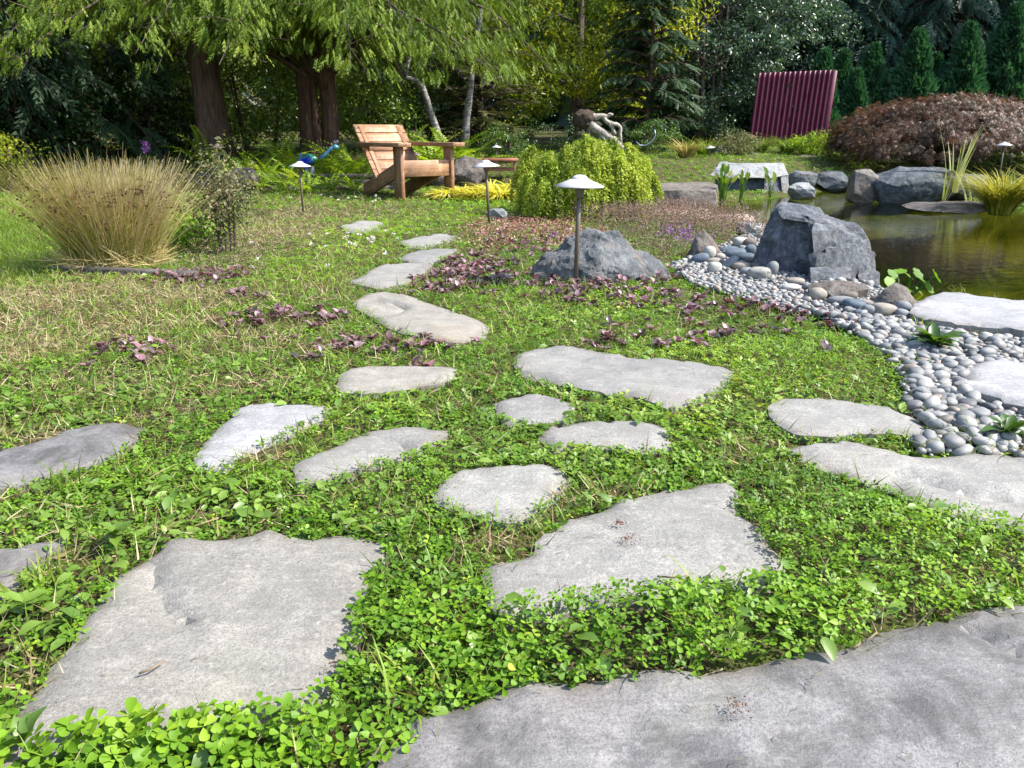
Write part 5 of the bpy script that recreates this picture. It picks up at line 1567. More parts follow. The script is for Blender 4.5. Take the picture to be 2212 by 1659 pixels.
# --- weeping hemlock mound
b = ground_at(1270, 465, 6.25)
b = (b[0], 6.25, -.01)
root = empty('weeping_hemlock', b, 'lime green weeping conifer mound cascading beside the pond', 'shrub')
rg = np.random.default_rng(830)
mp_ = MPU(1270, 400, 6.25)
PP, DD, BR = [], [], []
tw = MB()
domes = [(-20, 0, 118, 142, .46, 560), (-88, -.10, 66, 122, .36, 300), (62, -.03, 74, 118, .40, 320), (10, -.24, 86, 104, .25, 260), (112, .05, 46, 86, .26, 180)]
for du, dy, wu, hu, dep, cnt in domes:
    nbr = max(10, cnt // 15)
    ba = rg.uniform(0, 6.28, nbr); bp_ = np.arccos(rg.random(nbr) ** .9); bl = rg.normal(0, .075, nbr); bc_ = rg.normal(0, .14, nbr)
    for j in range(cnt):
        kb = int(rg.integers(nbr))
        a = ba[kb] + rg.normal(0, .17)
        ph = min(1.62, abs(bp_[kb] + rg.normal(0, .13)))
        lump = 1 + .08 * math.sin(a * 3 + du) + bl[kb] + rg.normal(0, .02)
        s0 = np.array([du * mp_ + math.cos(a) * math.sin(ph) * wu * mp_ * lump * .98, dy + math.sin(a) * math.sin(ph) * dep * lump, hu * mp_ * (max(0, math.cos(ph)) ** .5) * lump + .02])
        outv = np.array([math.cos(a), math.sin(a), 0])
        l = rg.uniform(.10, .26) * (.6 + .5 * math.sin(ph))
        l = min(l, max(.05, s0[2] - .02))
        m = max(6, int(l / .0085))
        t = np.linspace(0, 1, m)
        st = s0 + outv * (l * .32 * np.sin(t * 1.6))[:, None] - np.array([0, 0, 1]) * (l * (t ** 1.5) * (.4 + .6 * math.sin(ph)))[:, None]
        st += rg.normal(0, .004, st.shape)
        PP.append(st)
        sgn = np.where(np.arange(m) % 2 == 0, 1, -1)
        side = np.array([-math.sin(a), math.cos(a), 0])
        DD.append(outv * .35 + side * sgn[:, None] * .8 + np.array([0, 0, -.55]) + rg.normal(0, .35, (m, 3)))
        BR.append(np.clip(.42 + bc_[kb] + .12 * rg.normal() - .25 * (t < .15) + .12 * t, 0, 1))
        if j % 5 == 0: tw.tube(st[::3] if m > 6 else st, .0022, 3, cap=False)
PP, DD, BR = np.concatenate(PP), np.concatenate(DD), np.concatenate(BR)
# two leaves per joint
for rep in range(2):
    n = len(PP)
R = frames_dir(DD, np.array([0, -.3, 1.0]) + rg.normal(0, .5, (n, 3)))
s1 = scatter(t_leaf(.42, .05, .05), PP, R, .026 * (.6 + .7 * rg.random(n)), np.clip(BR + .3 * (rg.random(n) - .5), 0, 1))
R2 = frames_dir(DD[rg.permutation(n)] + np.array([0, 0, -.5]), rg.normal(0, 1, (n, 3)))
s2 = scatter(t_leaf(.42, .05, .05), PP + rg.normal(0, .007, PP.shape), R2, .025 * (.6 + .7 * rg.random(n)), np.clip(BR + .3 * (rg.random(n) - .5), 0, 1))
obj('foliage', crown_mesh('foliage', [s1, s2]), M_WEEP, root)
for du in (-60, 20, 75):
    limb(tw, (du * mp_ * .3, 0, -.03), (du * mp_, -.05, .32), .022, .008, rg, .1, 6)
obj('twigs', tw.mesh('twigs', True), M_BARK_G, root)
print('hemlock', 2 * n)

# ------------------------------------------------------------------ the wooden chair
M_WX = m_wood('chair_wood_across', (.19, .095, .05), (.44, .25, .14), 0)
M_WY = m_wood('chair_wood_along', (.15, .075, .038), (.32, .175, .095), 1)
M_WZ = m_wood('chair_wood_upright', (.15, .072, .036), (.32, .17, .09), 2)
def rotx(a): return np.array([[1, 0, 0], [0, math.cos(a), -math.sin(a)], [0, math.sin(a), math.cos(a)]])
def piece(name, parent, c, d, mat, R=None, b=.004):
    mb_ = MB().bbox((0, 0, 0), d, None, b)
    o = obj(name, mb_.mesh(name), mat, parent, c)
    if R is not None: o.rotation_euler = R
    return o
CH_PHI = math.radians(38)
q0 = G(872, 433, -.01)
chair = empty('adirondack_chair', q0, 'broad wooden slatted garden chair under the cedar', 'chair', None, CH_PHI)
S_ = .92
chair.scale = (S_, S_, S_)
# local axes: x across (0 = near front leg), -y is the front
W_ = .62
for x in (0.0, W_):
    piece('leg', chair, (x, .07, .265), (.042, .15, .53), M_WZ)
for x in (.0, W_):
    piece('armrest', chair, (x + (-.02 if x == 0 else .02), .36, .553), (.15, .93, .042), M_WY)
piece('front_rail', chair, (W_ / 2, .035, .315), (W_ - .046, .04, .165), M_WX)
sa = math.radians(-19)
for x in (.044, W_ - .044):
    piece('seat_stringer', chair, (x, .475, .195), (.042, .93, .145), M_WY, (sa, 0, 0))
for j in range(6):
    yy = .10 + j * .088
    piece('seat_slat', chair, (W_ / 2, yy * math.cos(-sa), .385 - yy * math.sin(-sa) * 1.0), (W_ - .10, .08, .026), M_WX, (sa, 0, 0))
rec = math.radians(-40)
by, bz = .57, .19
dirb = np.array([0, math.sin(-rec), math.cos(-rec)])
for j in range(6):
    hgt = .118 if j != 5 else .11
    cpos = np.array([W_ / 2, by, bz]) + dirb * (.06 + j * .124)
    piece('back_slat', chair, tuple(cpos), (W_ + .01, .030, hgt), M_WX, (rec, 0, 0))
for x in (.07, W_ - .07):
    cpos = np.array([x, by + .045 * math.cos(rec), bz + .03]) + dirb * .32
    piece('back_post', chair, tuple(cpos), (.05, .06, .70), M_WZ, (rec, 0, 0))
piece('back_brace', chair, (W_ / 2, .80, .51), (W_ - .1, .04, .06), M_WX)

# ------------------------------------------------------------------ small red table
M_RED = m_wood('table_wood', (.14, .05, .025), (.26, .10, .05), 0)
Yt = 9.6
t0_, t1_ = P(1040, 346, Yt), P(1120, 346, Yt - .1)
zt = t0_[2]
gz = tz(t0_[0], Yt)
table = empty('side_table', (t0_[0], Yt, gz), 'small low red brown wooden table between the chair and the weeping shrub', 'table')
tw_ = t1_[0] - t0_[0]; th_ = zt - gz
piece('tabletop', table, (tw_ / 2, .12, th_), (tw_, .34, .035), M_RED)
for x in (.05, tw_ - .05):
    for y in (-.02, .26):
        piece('leg', table, (x, y, th_ / 2 - .02), (.03, .03, th_), M_RED)
piece('stretcher', table, (tw_ / 2, -.02, th_ * .55), (tw_ - .12, .022, .028), M_RED)
piece('stretcher', table, (tw_ / 2, .26, th_ * .55), (tw_ - .12, .022, .028), M_RED)

# ------------------------------------------------------------------ path lights
k = NT('lamp_powder_coat')
n_ = k.noise(k.coord(), 60, 4, .6)
M_LAMP = k.done(k.bsdf(k.ramp(n_, [(.3, (.38, .36, .355)), (.7, (.46, .44, .435))]), .38, .5, k.bump(n_, .08, .002)))
k = NT('lamp_bronze')
n_ = k.noise(k.coord((1, 1, .3)), 40, 4, .6)
M_POST = k.done(k.bsdf(k.ramp(n_, [(.3, (.075, .058, .045)), (.7, (.13, .10, .08))]), .45, .5))
def path_light(u, vt, ub, vb, label, Y=None, hat_u=None, dark=False):
    """hat, dome, collar and post; (u, vt) top of the dome, (ub, vb) foot"""
    if Y is None:
        f = G(ub, vb, 0.0)
    else:
        f = P(ub, vb, Y)
        f = (f[0], Y, tz(f[0], Y))
    top = P(u, vt, f[1])
    h = top[2] - f[2]
    root = empty('path_light', f, label, 'path light', 'mushroom path lights in the garden')
    r = hat_u * MPU(u, vt, f[1]) / 2
    s_ = r / .1
    a = MB().lathe([(.010 * s_, h - .010 * s_), (.034 * s_, h - .0165 * s_), (.06 * s_, h - .027 * s_), (r, h - .044 * s_), (r * 1.005, h - .048 * s_), (r * .97, h - .049 * s_), (.05 * s_, h - .036 * s_), (.02 * s_, h - .032 * s_)], 32)
    hat = obj('shade', a.mesh('shade', True), M_POST if dark else M_LAMP, root)
    d = [(.036 * s_ * math.cos(t), h - .021 * s_ + .021 * s_ * math.sin(t)) for t in np.linspace(0, math.pi / 2, 7)]
    obj('dome_cap', MB().lathe(d, 24).mesh('dome_cap', True), M_POST if dark else M_LAMP, hat)
    obj('collar', MB().lathe([(.004, h - .040 * s_), (.021 * s_, h - .040 * s_), (.021 * s_, h - .060 * s_), (.016 * s_, h - .074 * s_), (.0125 * s_, h - .092 * s_)], 16).mesh('collar', True), M_POST, root)
    dx = (top[0] - f[0])
    obj('post', MB().tube([(0, 0, -.06), (0, 0, h * .5), (0, 0, h - .08 * s_)], .0095 * s_, 12).mesh('post', True), M_POST, root)
    root.rotation_euler = (0, math.atan2(dx, h), 0)
    return root
path_light(1253, 377, 1243, 612, 'tall front path light standing before the low blue grey boulder', None, 107)
path_light(1049, 345, 1057, 484, 'path light leaning beside the small whitish rock', None, 60)
path_light(647, 348, 655, 461, 'path light in front of the blue bird sculpture', None, 47)
path_light(468, 311, 478, 368, 'dark path light at the foot of the thick fir trunk', 8.6, 34, True)
path_light(898, 328, 897, 372, 'dark path light half hidden behind the chair arm', 9.4, 27, True)
path_light(1072, 313, 1073, 352, 'small path light above the red table', 10.3, 23)
path_light(1533, 314, 1534, 346, 'small far path light beyond the pond beside a grey rock', 11.3, 23)
path_light(2170, 306, 2166, 352, 'path light below the red maple at the picture edge', 8.9, 32)

# ------------------------------------------------------------------ corrugated red panel
Yp = 13.4
bl, br_ = P(1618, 306, Yp), P(1772, 306, Yp)
tl = P(1640, 163, Yp)
pw_, ph_ = (br_[0] - bl[0]) * 1.03, tl[2] - bl[2] + .08
lean = math.atan2((tl[0] - bl[0]) - 0.0, ph_)
panel = empty('corrugated_panel', (bl[0], Yp, bl[2] - .04), 'weathered maroon corrugated metal panel standing aslant behind the pond', 'garden panel')
k = NT('maroon_paint')
v = k.coord()
n_ = k.noise(v, 8, 5, .65); nf = k.noise(v, 60, 4, .7); ns = k.noise(k.coord((1, 1, .25)), 26, 4, .7)
c = k.ramp(n_, [(.3, (.07, .006, .020)), (.7, (.125, .011, .034))])
c = k.mix(k.ramp(nf, [(.72, (0, 0, 0)), (.76, (.9, .9, .9))]), c, (.30, .25, .20))
c = k.mix(k.math('MULTIPLY', k.ramp(ns, [(.55, (0, 0, 0)), (.8, (1, 1, 1))]), .5), c, (.05, .012, .02))
M_MAROON = k.done(k.bsdf(c, .5, .4, k.bump(nf, .15, .004)))
nr, per_ = 15, 8
xs = np.linspace(0, pw_, nr * per_ + 1)
prof_y = -.030 * np.clip(np.sin(xs / pw_ * nr * 2 * np.pi) * 1.6, -1, 1)
zs = np.linspace(0, ph_, 14)
V, q4 = [], []
rg = np.random.default_rng(4)
for i, z in enumerate(zs):
    for x, y in zip(xs, prof_y):
        V.append((x + math.tan(lean) * z, y + .10 * z * .6, z + .05 * x / pw_ * z / ph_))
V = np.array(V)
nx_ = len(xs)
V2 = V + np.array([0, .012, 0])
for i in range(len(zs) - 1):
    for j in range(nx_ - 1):
        q4.append([i * nx_ + j, i * nx_ + j + 1, (i + 1) * nx_ + j + 1, (i + 1) * nx_ + j])
q4 = np.array(q4)
hole = set()
for _ in range(16):
    i, j = int(rg.integers(3, 11)), int(rg.integers(20, nx_ - 30))
    hole.add((i * (nx_ - 1) + j))
kp = np.array([t for t in range(len(q4)) if t not in hole])
mb_ = MB()
mb_.add(np.concatenate([V, V2]), [q4[kp], q4[kp][:, ::-1] + len(V)])
rim = []
N_ = len(V)
for j in range(nx_ - 1):
    rim.append([(len(zs) - 1) * nx_ + j, (len(zs) - 1) * nx_ + j + 1, (len(zs) - 1) * nx_ + j + 1 + N_, (len(zs) - 1) * nx_ + j + N_])
for i in range(len(zs) - 1):
    rim.append([i * nx_, (i + 1) * nx_, (i + 1) * nx_ + N_, i * nx_ + N_])
    rim.append([i * nx_ + nx_ - 1 + N_, (i + 1) * nx_ + nx_ - 1 + N_, (i + 1) * nx_ + nx_ - 1, i * nx_ + nx_ - 1])
mb_.P[4].append(np.array(rim))
obj('corrugated_sheet', mb_.mesh('corrugated_sheet', True), M_MAROON, panel)
o = obj('post', MB().bbox((0, 0, 0), (.07, .07, ph_ + .36), None, .006).mesh('post'), M_MAROON, panel, (pw_ + .03 + math.tan(lean) * (ph_ / 2 - .13), .06 * ph_ / 2 + .02, ph_ / 2 - .14))
o.rotation_euler = (-math.atan(.06), lean, 0)

# ------------------------------------------------------------------ blue bird sculpture
k = NT('blue_glaze'); M_BLUE = k.done(k.bsdf((.09, .26, .40), .35, .5))
k = NT('cobalt_glass'); M_COB = k.done(k.bsdf((.01, .05, .55), .2, .6))
k = NT('green_mosaic'); n_ = k.voro(k.coord(), 60); M_MOS = k.done(k.bsdf(k.ramp(n_, [(.1, (.01, .06, .035)), (.5, (.02, .12, .08)), (.9, (.05, .22, .09))]), .25, .6))
k = NT('grey_steel'); M_STEEL = k.done(k.bsdf((.22, .25, .29), .4, .5, None, .6))
Yb = 9.5
def bp(u, v): return np.array(P(u, v, Yb))
bc = bp(666, 350)
zg = tz(bc[0], Yb)
bird = empty('bird_sculpture', (bc[0], Yb, zg), 'blue and green glazed peacock shaped garden sculpture behind a path light', 'sculpture')
org = np.array([bc[0], Yb, zg])
V, F = ICO[3]
b_w = 25 * MPU(666, 350, Yb)
obj('body', mesh_np('body', V * np.array([b_w, b_w * .55, 13 * MPU(666, 350, Yb)]) * (1 + .06 * vnoise(V * 6, 3))[:, None] + (bp(665, 345) - org), [F], None, True), M_MOS, bird)
neck = np.array([bp(693, 342), bp(703, 334), bp(709, 327), bp(714, 321), bp(722, 318)]) - org
obj('neck', MB().tube(neck, [.028, .024, .021, .019, .017], 9).mesh('neck', True), M_BLUE, bird)
hd = bp(725, 318) - org
head = obj('head', mesh_np('head', V * np.array([.036, .03, .03]) + hd, [F], None, True), M_BLUE, bird)
obj('beak', MB().tube([hd + np.array([.03, 0, 0]), hd + np.array([.065, 0, -.006])], [.009, .001], 6).mesh('beak'), M_STEEL, head)
mb_ = MB()
for j in range(5):
    t_ = hd + np.array([-.03 + .018 * j, 0, .07 + .01 * (j % 2)])
    mb_.tube([hd + np.array([0, 0, .02]), t_], [.003, .004], 4)
obj('crest', mb_.mesh('crest'), M_STEEL, head)
mb_ = MB(); rg = np.random.default_rng(6)
for j in range(22):
    a = rg.uniform(0, 6.28); l = rg.uniform(.05, .11)
    c0 = bp(661, 348) - org + np.array([0, -b_w * .5, 0])
    mb_.tube([c0, c0 + np.array([math.cos(a) * l, -.04, math.sin(a) * l])], [.012, .004], 5)
obj('wing_burst', mb_.mesh('wing_burst'), M_COB, bird)
mb_ = MB()
for dx in (-.03, .03):
    c0 = bp(667, 358) - org + np.array([dx, 0, 0])
    mb_.tube([c0, c0 * np.array([1, 1, .45]), (c0[0], c0[1], -.05)], [.045, .022, .012], 8)
obj('legs', mb_.mesh('legs', True), M_STEEL, bird)
tail = np.array([bp(640, 347), bp(622, 356), bp(600, 370)]) - org
obj('tail', MB().tube(tail, [.012, .008, .004], 6).mesh('tail'), M_MOS, bird)

# ------------------------------------------------------------------ timber edging of the raised bed
k_ = m_wood('weathered_timber', (.04, .034, .03), (.10, .085, .075), 0, .8)
edge = empty('timber_edging', ground_at(640, 385, 8.9), 'weathered dark timber edging of the raised fern bed behind the chair', 'garden edging')
rg = np.random.default_rng(12)
e0 = P(520, 392, 8.8)
for r_ in range(3):
    for j in range(2):
        L_ = 1.0 + .12 * r_
        o = piece('plank', edge, (-.42 + j * L_ * 1.01 - .12 * r_, .02 * r_, .02 + .062 * r_), (L_, .06, .055), k_, (0, 0, rg.normal(0, .012)), .006)
tim = obj('timber_edging', MB().bbox((0, 0, 0), (.75, .05, .045), None, .006).mesh('timber_edging'), k_, None, G(265, 590, .0))
tim.rotation_euler = (0, 0, -.22)
tag(tim, 'low grey timber edging strip at the foot of the brown rush clump', 'garden edging')

# ------------------------------------------------------------------ driftwood root and metal hoop
Yd = 11.4
k = NT('driftwood'); v = k.coord((1, 1, 1)); n_ = k.noise(v, 20, 6, .7, 1.0)
M_DRIFT = k.done(k.bsdf(k.ramp(n_, [(.35, (.13, .11, .09)), (.6, (.38, .34, .29))]), .8, .2, k.bump(n_, .9, .02)))
k = NT('root_ball'); n_ = k.noise(k.coord(), 30, 6, .75, 1.0); M_RB = k.done(k.bsdf(k.ramp(n_, [(.35, (.03, .022, .018)), (.65, (.14, .105, .08))]), .9, .1, k.bump(n_, 1.0, .05)))
q = P(1268, 256, Yd)
dw = empty('driftwood_root', (q[0], Yd, tz(q[0], Yd)), 'grey driftwood root with twisted arms raised above the weeping shrub', 'driftwood')
org = np.array([q[0], Yd, tz(q[0], Yd)])
def dp(u, v, dy=0.0): return np.array(P(u, v, Yd)) + np.array([0, dy, 0]) - org
V, F = ICO[4]
mp_ = MPU(1268, 256, Yd)
obj('root_ball', mesh_np('root_ball', V * np.array([24, 16, 20]) * mp_ * (1 + .25 * fbm(V * 3, 4, 2))[:, None] + dp(1262, 257), [F], None, True), M_RB, dw)
mb_ = MB()
for path, r0, r1 in (([(1265, 250), (1290, 252), (1310, 250), (1325, 248)], 9, 2.5), ([(1300, 252), (1312, 262), (1322, 275), (1330, 290)], 6, 3), ([(1312, 266), (1330, 268), (1340, 274), (1342, 300), (1340, 330)], 5, 2),
                    ([(1268, 265), (1288, 278), (1310, 292), (1335, 308), (1350, 328), (1358, 350)], 11, 3), ([(1290, 284), (1305, 300), (1312, 318)], 6, 3), ([(1275, 262), (1290, 266), (1298, 268)], 3, 1.5), ([(1258, 272), (1258, 300), (1256, 350)], 3, 2.5), ([(1270, 276), (1272, 300), (1275, 350)], 3, 2.5)):
    pt = np.array([dp(u, v) for u, v in path])
    tt = np.linspace(0, len(pt) - 1, 14)
    pt = np.stack([np.interp(tt, np.arange(len(pt)), pt[:, i]) for i in range(3)], 1)
    pt += .010 * np.stack([np.sin(tt * 4), np.cos(tt * 3), np.sin(tt * 5 + 1)], 1)
    m2 = MB().tube(pt, np.linspace(r0, r1, 14) * mp_, 9, wob=.3, seed=int(r0 * 3))
    obj('root_arm', m2.mesh('root_arm', True), M_DRIFT, dw)
hp = [(1374, 306), (1382, 314), (1395, 314), (1408, 306), (1416, 292), (1414, 280)]
pt = np.array([P(u, v, 11.2) for u, v in hp])
tag(obj('metal_hoop', MB().tube(pt - pt[0], .009, 6).mesh('metal_hoop', True), M_STEEL, None, tuple(pt[0])), 'thin curved grey metal hoop beside the driftwood root', 'hoop')

# ------------------------------------------------------------------ rush clump
b = G(240, 575, 0)
rush = empty('rush_clump', (b[0], b[1] + .05, -.01), 'dense clump of straw brown rush stems on the edge of the lawn', 'rush')
rg = np.random.default_rng(840)
n = 3600
a = rg.uniform(0, 6.28, n); rr = np.sqrt(rg.random(n))
bx_, by_ = np.cos(a) * rr * .20, np.sin(a) * rr * .16
# arching fan: outer stems lean more
ln = np.clip(rr * .20 + np.abs(rg.normal(0, .11, n)), 0, 1.1) 
dirx, diry = np.cos(a) + rg.normal(0, .75, n), np.sin(a) + rg.normal(0, .6, n)
L_ = .53 * (.5 + .5 * rg.random(n) ** .6 + .12 * (rg.random(n) > .93)) * (1 + .05 * rr)
seg = 5
tt = np.linspace(0, 1, seg)
arch = np.where(rg.random(n) > .82, rg.uniform(.1, .5, n), rg.uniform(0, .10, n))
wd = .0021 * (.8 + .6 * rg.random(n))
V = np.zeros((n, seg, 2, 3))
sa_ = rg.uniform(0, 3.14, n)
side = np.stack([np.cos(sa_), np.sin(sa_) * .4, np.zeros(n)], 1)
for i, t in enumerate(tt):
    horiz = L_ * (np.sin(ln) * t + (.03 + arch) * t ** 2.2)
    p = np.stack([bx_ + dirx * horiz, by_ + diry * horiz, L_ * np.cos(ln * .9) * (t - arch * .9 * t ** 3)], 1)
    w_ = wd * (1 - .75 * t)
    V[:, i, 0] = p - side * w_[:, None]; V[:, i, 1] = p + side * w_[:, None]
tip = V[:, -1].mean(1)
pos75 = V[:, 3].mean(1)
idx = (np.arange(n) * seg * 2)[:, None]
qs = np.concatenate([np.stack([idx[:, 0] + 2 * i, idx[:, 0] + 2 * i + 1, idx[:, 0] + 2 * i + 3, idx[:, 0] + 2 * i + 2], 1) for i in range(seg - 1)])
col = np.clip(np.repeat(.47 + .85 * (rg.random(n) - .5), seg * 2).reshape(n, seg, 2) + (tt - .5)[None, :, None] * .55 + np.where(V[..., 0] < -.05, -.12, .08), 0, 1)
rush.scale = (.86, .9, .97)
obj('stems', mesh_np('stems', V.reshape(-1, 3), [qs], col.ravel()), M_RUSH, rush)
nb2 = 700
ab = rg.uniform(0, 6.28, nb2); rb2 = .14 + .14 * rg.random(nb2)
obj('dead_thatch', crown_mesh('dead_thatch', [scatter(t_blade(2, .7, .014), np.stack([np.cos(ab) * rb2, np.sin(ab) * rb2 * .85, .01 + .05 * rg.random(nb2)], 1), frames(rand_unit(nb2, rg, .05) + np.stack([np.cos(ab), np.sin(ab), np.zeros(nb2)], 1) * .5, rg.uniform(0, 6.28, nb2)), .06 + .12 * rg.random(nb2), .4 + .6 * rg.random(nb2))]), M_RUSH, rush)
sel = rg.choice(n, 300, replace=False)
c0 = pos75[sel] * (.75 + .25 * rg.random((300, 1))) + V[sel, 4].mean(1) * 0
kk = 9
pp_ = np.repeat(pos75[sel], kk, 0) + rg.normal(0, .008, (300 * kk, 3))
nn = len(pp_)
obj('seed_heads', crown_mesh('seed_heads', [scatter(t_leaf(.6), pp_, frames(rand_unit(nn, rg), rg.uniform(0, 6.28, nn)), .012 + .008 * rg.random(nn), rg.random(nn))]), M_SEED, rush)

# ------------------------------------------------------------------ small plants
def tuft(name, label, cat, base, n, h, spread, mat, seed, w=.03, bend=.9, seg=4, group=None, base_r=.05, rb=.5, rv=.7, upright=.0):
    rg = np.random.default_rng(seed)
    a = rg.uniform(0, 6.28, n)
    pos = np.stack([np.cos(a) * base_r * rg.random(n), np.sin(a) * base_r * rg.random(n), np.zeros(n) - .01], 1)
    s_ = spread * np.sqrt(rg.random(n))
    nn = np.stack([np.cos(a) * s_, np.sin(a) * s_, np.ones(n)], 1)
    v_, p_, r_ = scatter(t_blade(seg, bend, w), pos, frames(nn, a + rg.normal(0, .3, n)), h * (.55 + .55 * rg.random(n)), np.clip(rb + rv * (rg.random(n) - .5), 0, 1))
    o = obj(name, crown_mesh(name, [(v_, p_, r_)]), mat, None, base)
    return tag(o, label, cat, group)
def gp(u, v, Y=None):
    q = G(u, v, 0.0) if Y is None else P(u, v, Y)
    return (q[0], q[1], tz(q[0], q[1]))
HK = [(965, 428, .16), (1000, 425, .18), (1030, 430, .17), (1062, 424, .2), (1085, 432, .2), (1108, 420, .22)]
HKL = ['golden hakone grass tuft nearest the chair leg', 'golden hakone grass tuft second from the chair leg', 'golden hakone grass tuft in the middle of the row', 'golden hakone grass tuft just behind the leaning path light', 'golden hakone grass tuft in front of the weeping shrub', 'golden hakone grass tuft touching the weeping shrub']
for i, (u, v, s_) in enumerate(HK):
    tuft('hakone_grass', HKL[i], 'ornamental grass', gp(u, v), 320, s_ * 1.35, .6, M_HAKONE, 860 + i, .05, 1.0, 4, 'golden grass by the chair', .06, .55)
tuft('gold_sedge', 'arching golden sedge clump on the flat rock at the pond edge', 'ornamental grass', (*G(2160, 462, ZW)[:2], ZW), 760, .62, .42, M_SEDGE, 870, .009, .75, 5, None, .09, .55, .8)
tuft('gold_sedge', 'second golden sedge clump at the very edge of the picture', 'ornamental grass', (*G(2255, 465, ZW)[:2], ZW), 500, .60, .42, M_SEDGE, 871, .009, .75, 5, None, .09, .5, .8)
tuft('striped_iris', 'tall striped iris blades in front of the red maple', 'water plant', (*G(2052, 440, ZW)[:2], ZW + .12), 14, .66, .16, M_IRIS, 872, .022, .12, 4, None, .06, .7, .5)
tuft('striped_iris', 'two leaning iris blades before the widest slate boulder', 'water plant', (*G(2035, 441, ZW)[:2], ZW), 7, .40, .40, M_IRIS, 873, .022, .15, 4, None, .03, .6, .5)
tuft('striped_iris', 'thin upright iris blades beside the golden sedge', 'water plant', (*G(2095, 448, ZW)[:2], ZW), 14, .40, .22, M_IRIS, 874, .014, .3, 4, None, .05, .5, .5)
# broadleaf pond plants: upright stems with spear leaves
def spear_plant(label, u, v, seed, n, h, spread, big=.09):
    rg = np.random.default_rng(seed)
    b = (*G(u, v, ZW)[:2], ZW)
    root = empty('pickerel_plant', b, label, 'water plant', 'spear leaved pond plants')
    sm, lf = MB(), []
    for j in range(n):
        a = rg.uniform(0, 6.28); hh_ = h * rg.uniform(.55, 1.05)
        tip = np.array([math.cos(a) * spread * rg.random(), math.sin(a) * spread * rg.random() * .6, hh_])
        sm.tube([(rg.normal(0, .02), rg.normal(0, .02), -.15), tip * np.array([.5, .5, .5]), tip], [.007, .006, .004], 5, cap=False, rnd=.4)
        d = np.array([[tip[0] * 1.2 + rg.normal(0, .04), tip[1] + rg.normal(0, .04), .13]])
        R = frames_dir(d, np.array([[rg.normal(0, .3), -1.0, .4]]))
        lf.append(scatter(t_oval(.42, .06, .05), tip[None] - np.array([[0, 0, .01]]), R, np.array([big * rg.uniform(.8, 1.25)]), np.array([rg.uniform(.25, .95)])))
    obj('stems', sm.mesh('stems', True), M_PICK, root)
    obj('leaves', crown_mesh('leaves', lf), M_PICK, root)
spear_plant('clump of yellowing spear leaved pond plants before the table like boulder', 1560, 438, 880, 13, .30, .10)
spear_plant('upright spear leaved pond plant right of the larger clump', 1600, 436, 881, 5, .26, .04)
spear_plant('single broad leaved pond plant with a pale spathe before the boulder', 1664, 428, 882, 3, .28, .05, .11)
# ferns
def t_frond():
    V, tr_ = [], []
    npn = 15
    for i in range(npn):
        t = (i + 1) / (npn + .5)
        l_ = .24 * math.sin(min(1, t * 1.5 + .1) * 2.0) * (1.1 - t * .85)
        x, z = t, .42 * t - .55 * t * t
        for sg in (-1, 1):
            bb_ = len(V)
            d2 = np.array([.32, sg, -.25]); d2 = d2 / np.linalg.norm(d2) * max(.02, l_)
            w_ = .026
            p = np.array([x, 0, z])
            V += [list(p + [-w_ * .5, 0, 0]), list(p + d2 * .5 + [-w_, 0, .01]), list(p + d2), list(p + d2 * .5 + [w_, 0, .01])]
            tr_ += [[bb_, bb_ + 1, bb_ + 2], [bb_, bb_ + 2, bb_ + 3]]
    return np.array(V), [tr_]
FR = t_frond()
def fern(label, u, v, Y, n, L_, seed, mat=None):
    rg = np.random.default_rng(seed)
    q = P(u, v, Y)
    b = (q[0], Y, tz(q[0], Y))
    a = np.arange(n) / n * 6.28 + rg.normal(0, .25, n)
    el = rg.uniform(.25, .95, n)
    d = np.stack([np.cos(a) * np.cos(el), np.sin(a) * np.cos(el), np.sin(el)], 1)
    R = frames_dir(d, np.array([0, 0, 1.0]) + rg.normal(0, .15, (n, 3)))
    root = empty('fern', b, label, 'fern', 'ferns around the chair')
    for j in range(n):
        v_, p_, r_ = scatter(FR, np.zeros((1, 3)), R[j:j + 1], np.array([L_ * rg.uniform(.75, 1.15)]), np.array([np.clip(rg.normal(.5, .2), 0, 1)]))
        obj('frond', crown_mesh('frond', [(v_, p_, r_)]), mat or M_FERN, root)
FERNS = [(610, 398, 8.55, 9, .32, 'bright fern in front of the timber planks left of the path light'), (765, 390, 8.75, 8, .28, 'small fern touching the back leg of the chair'), (640, 372, 9.15, 9, .36, 'fern arching over the timber planks below the bird sculpture'), (500, 350, 9.6, 9, .42, 'fern at the foot of the dark path light'), (545, 365, 9.3, 9, .42, 'fern behind the reddish brown rock'), (590, 372, 9.3, 10, .45, 'large bright fern behind the small dry shrub'), (560, 395, 8.6, 7, .3, 'low fern in front of the timber edging'),
         (700, 350, 9.8, 10, .5, 'fern under the neck of the bird sculpture'), (745, 355, 9.7, 11, .52, 'tall fern just left of the chair back'), (780, 365, 9.9, 9, .45, 'fern behind the chair back'), (715, 395, 8.5, 7, .30, 'small fern before the timber edging beside the chair'), (660, 400, 8.4, 8, .32, 'small fern between the path light and the chair'),
         (930, 335, 10.2, 11, .55, 'fern behind the chair seat'), (975, 325, 10.4, 11, .55, 'bright fern behind the brown lichen boulder'), (1010, 330, 10.3, 10, .5, 'arching fern between the brown boulder and the small table'), (620, 345, 10.4, 10, .5, 'fern behind the bird sculpture'), (870, 340, 10.6, 9, .5, 'fern behind the chair armrest'), (445, 345, 10.6, 9, .45, 'fern beside the base of the thick fir trunk')]
for i, (u, v, Y, n, L_, lab) in enumerate(FERNS):
    fern(lab, u, v, Y, n + 2, L_ * 1.25, 900 + i)
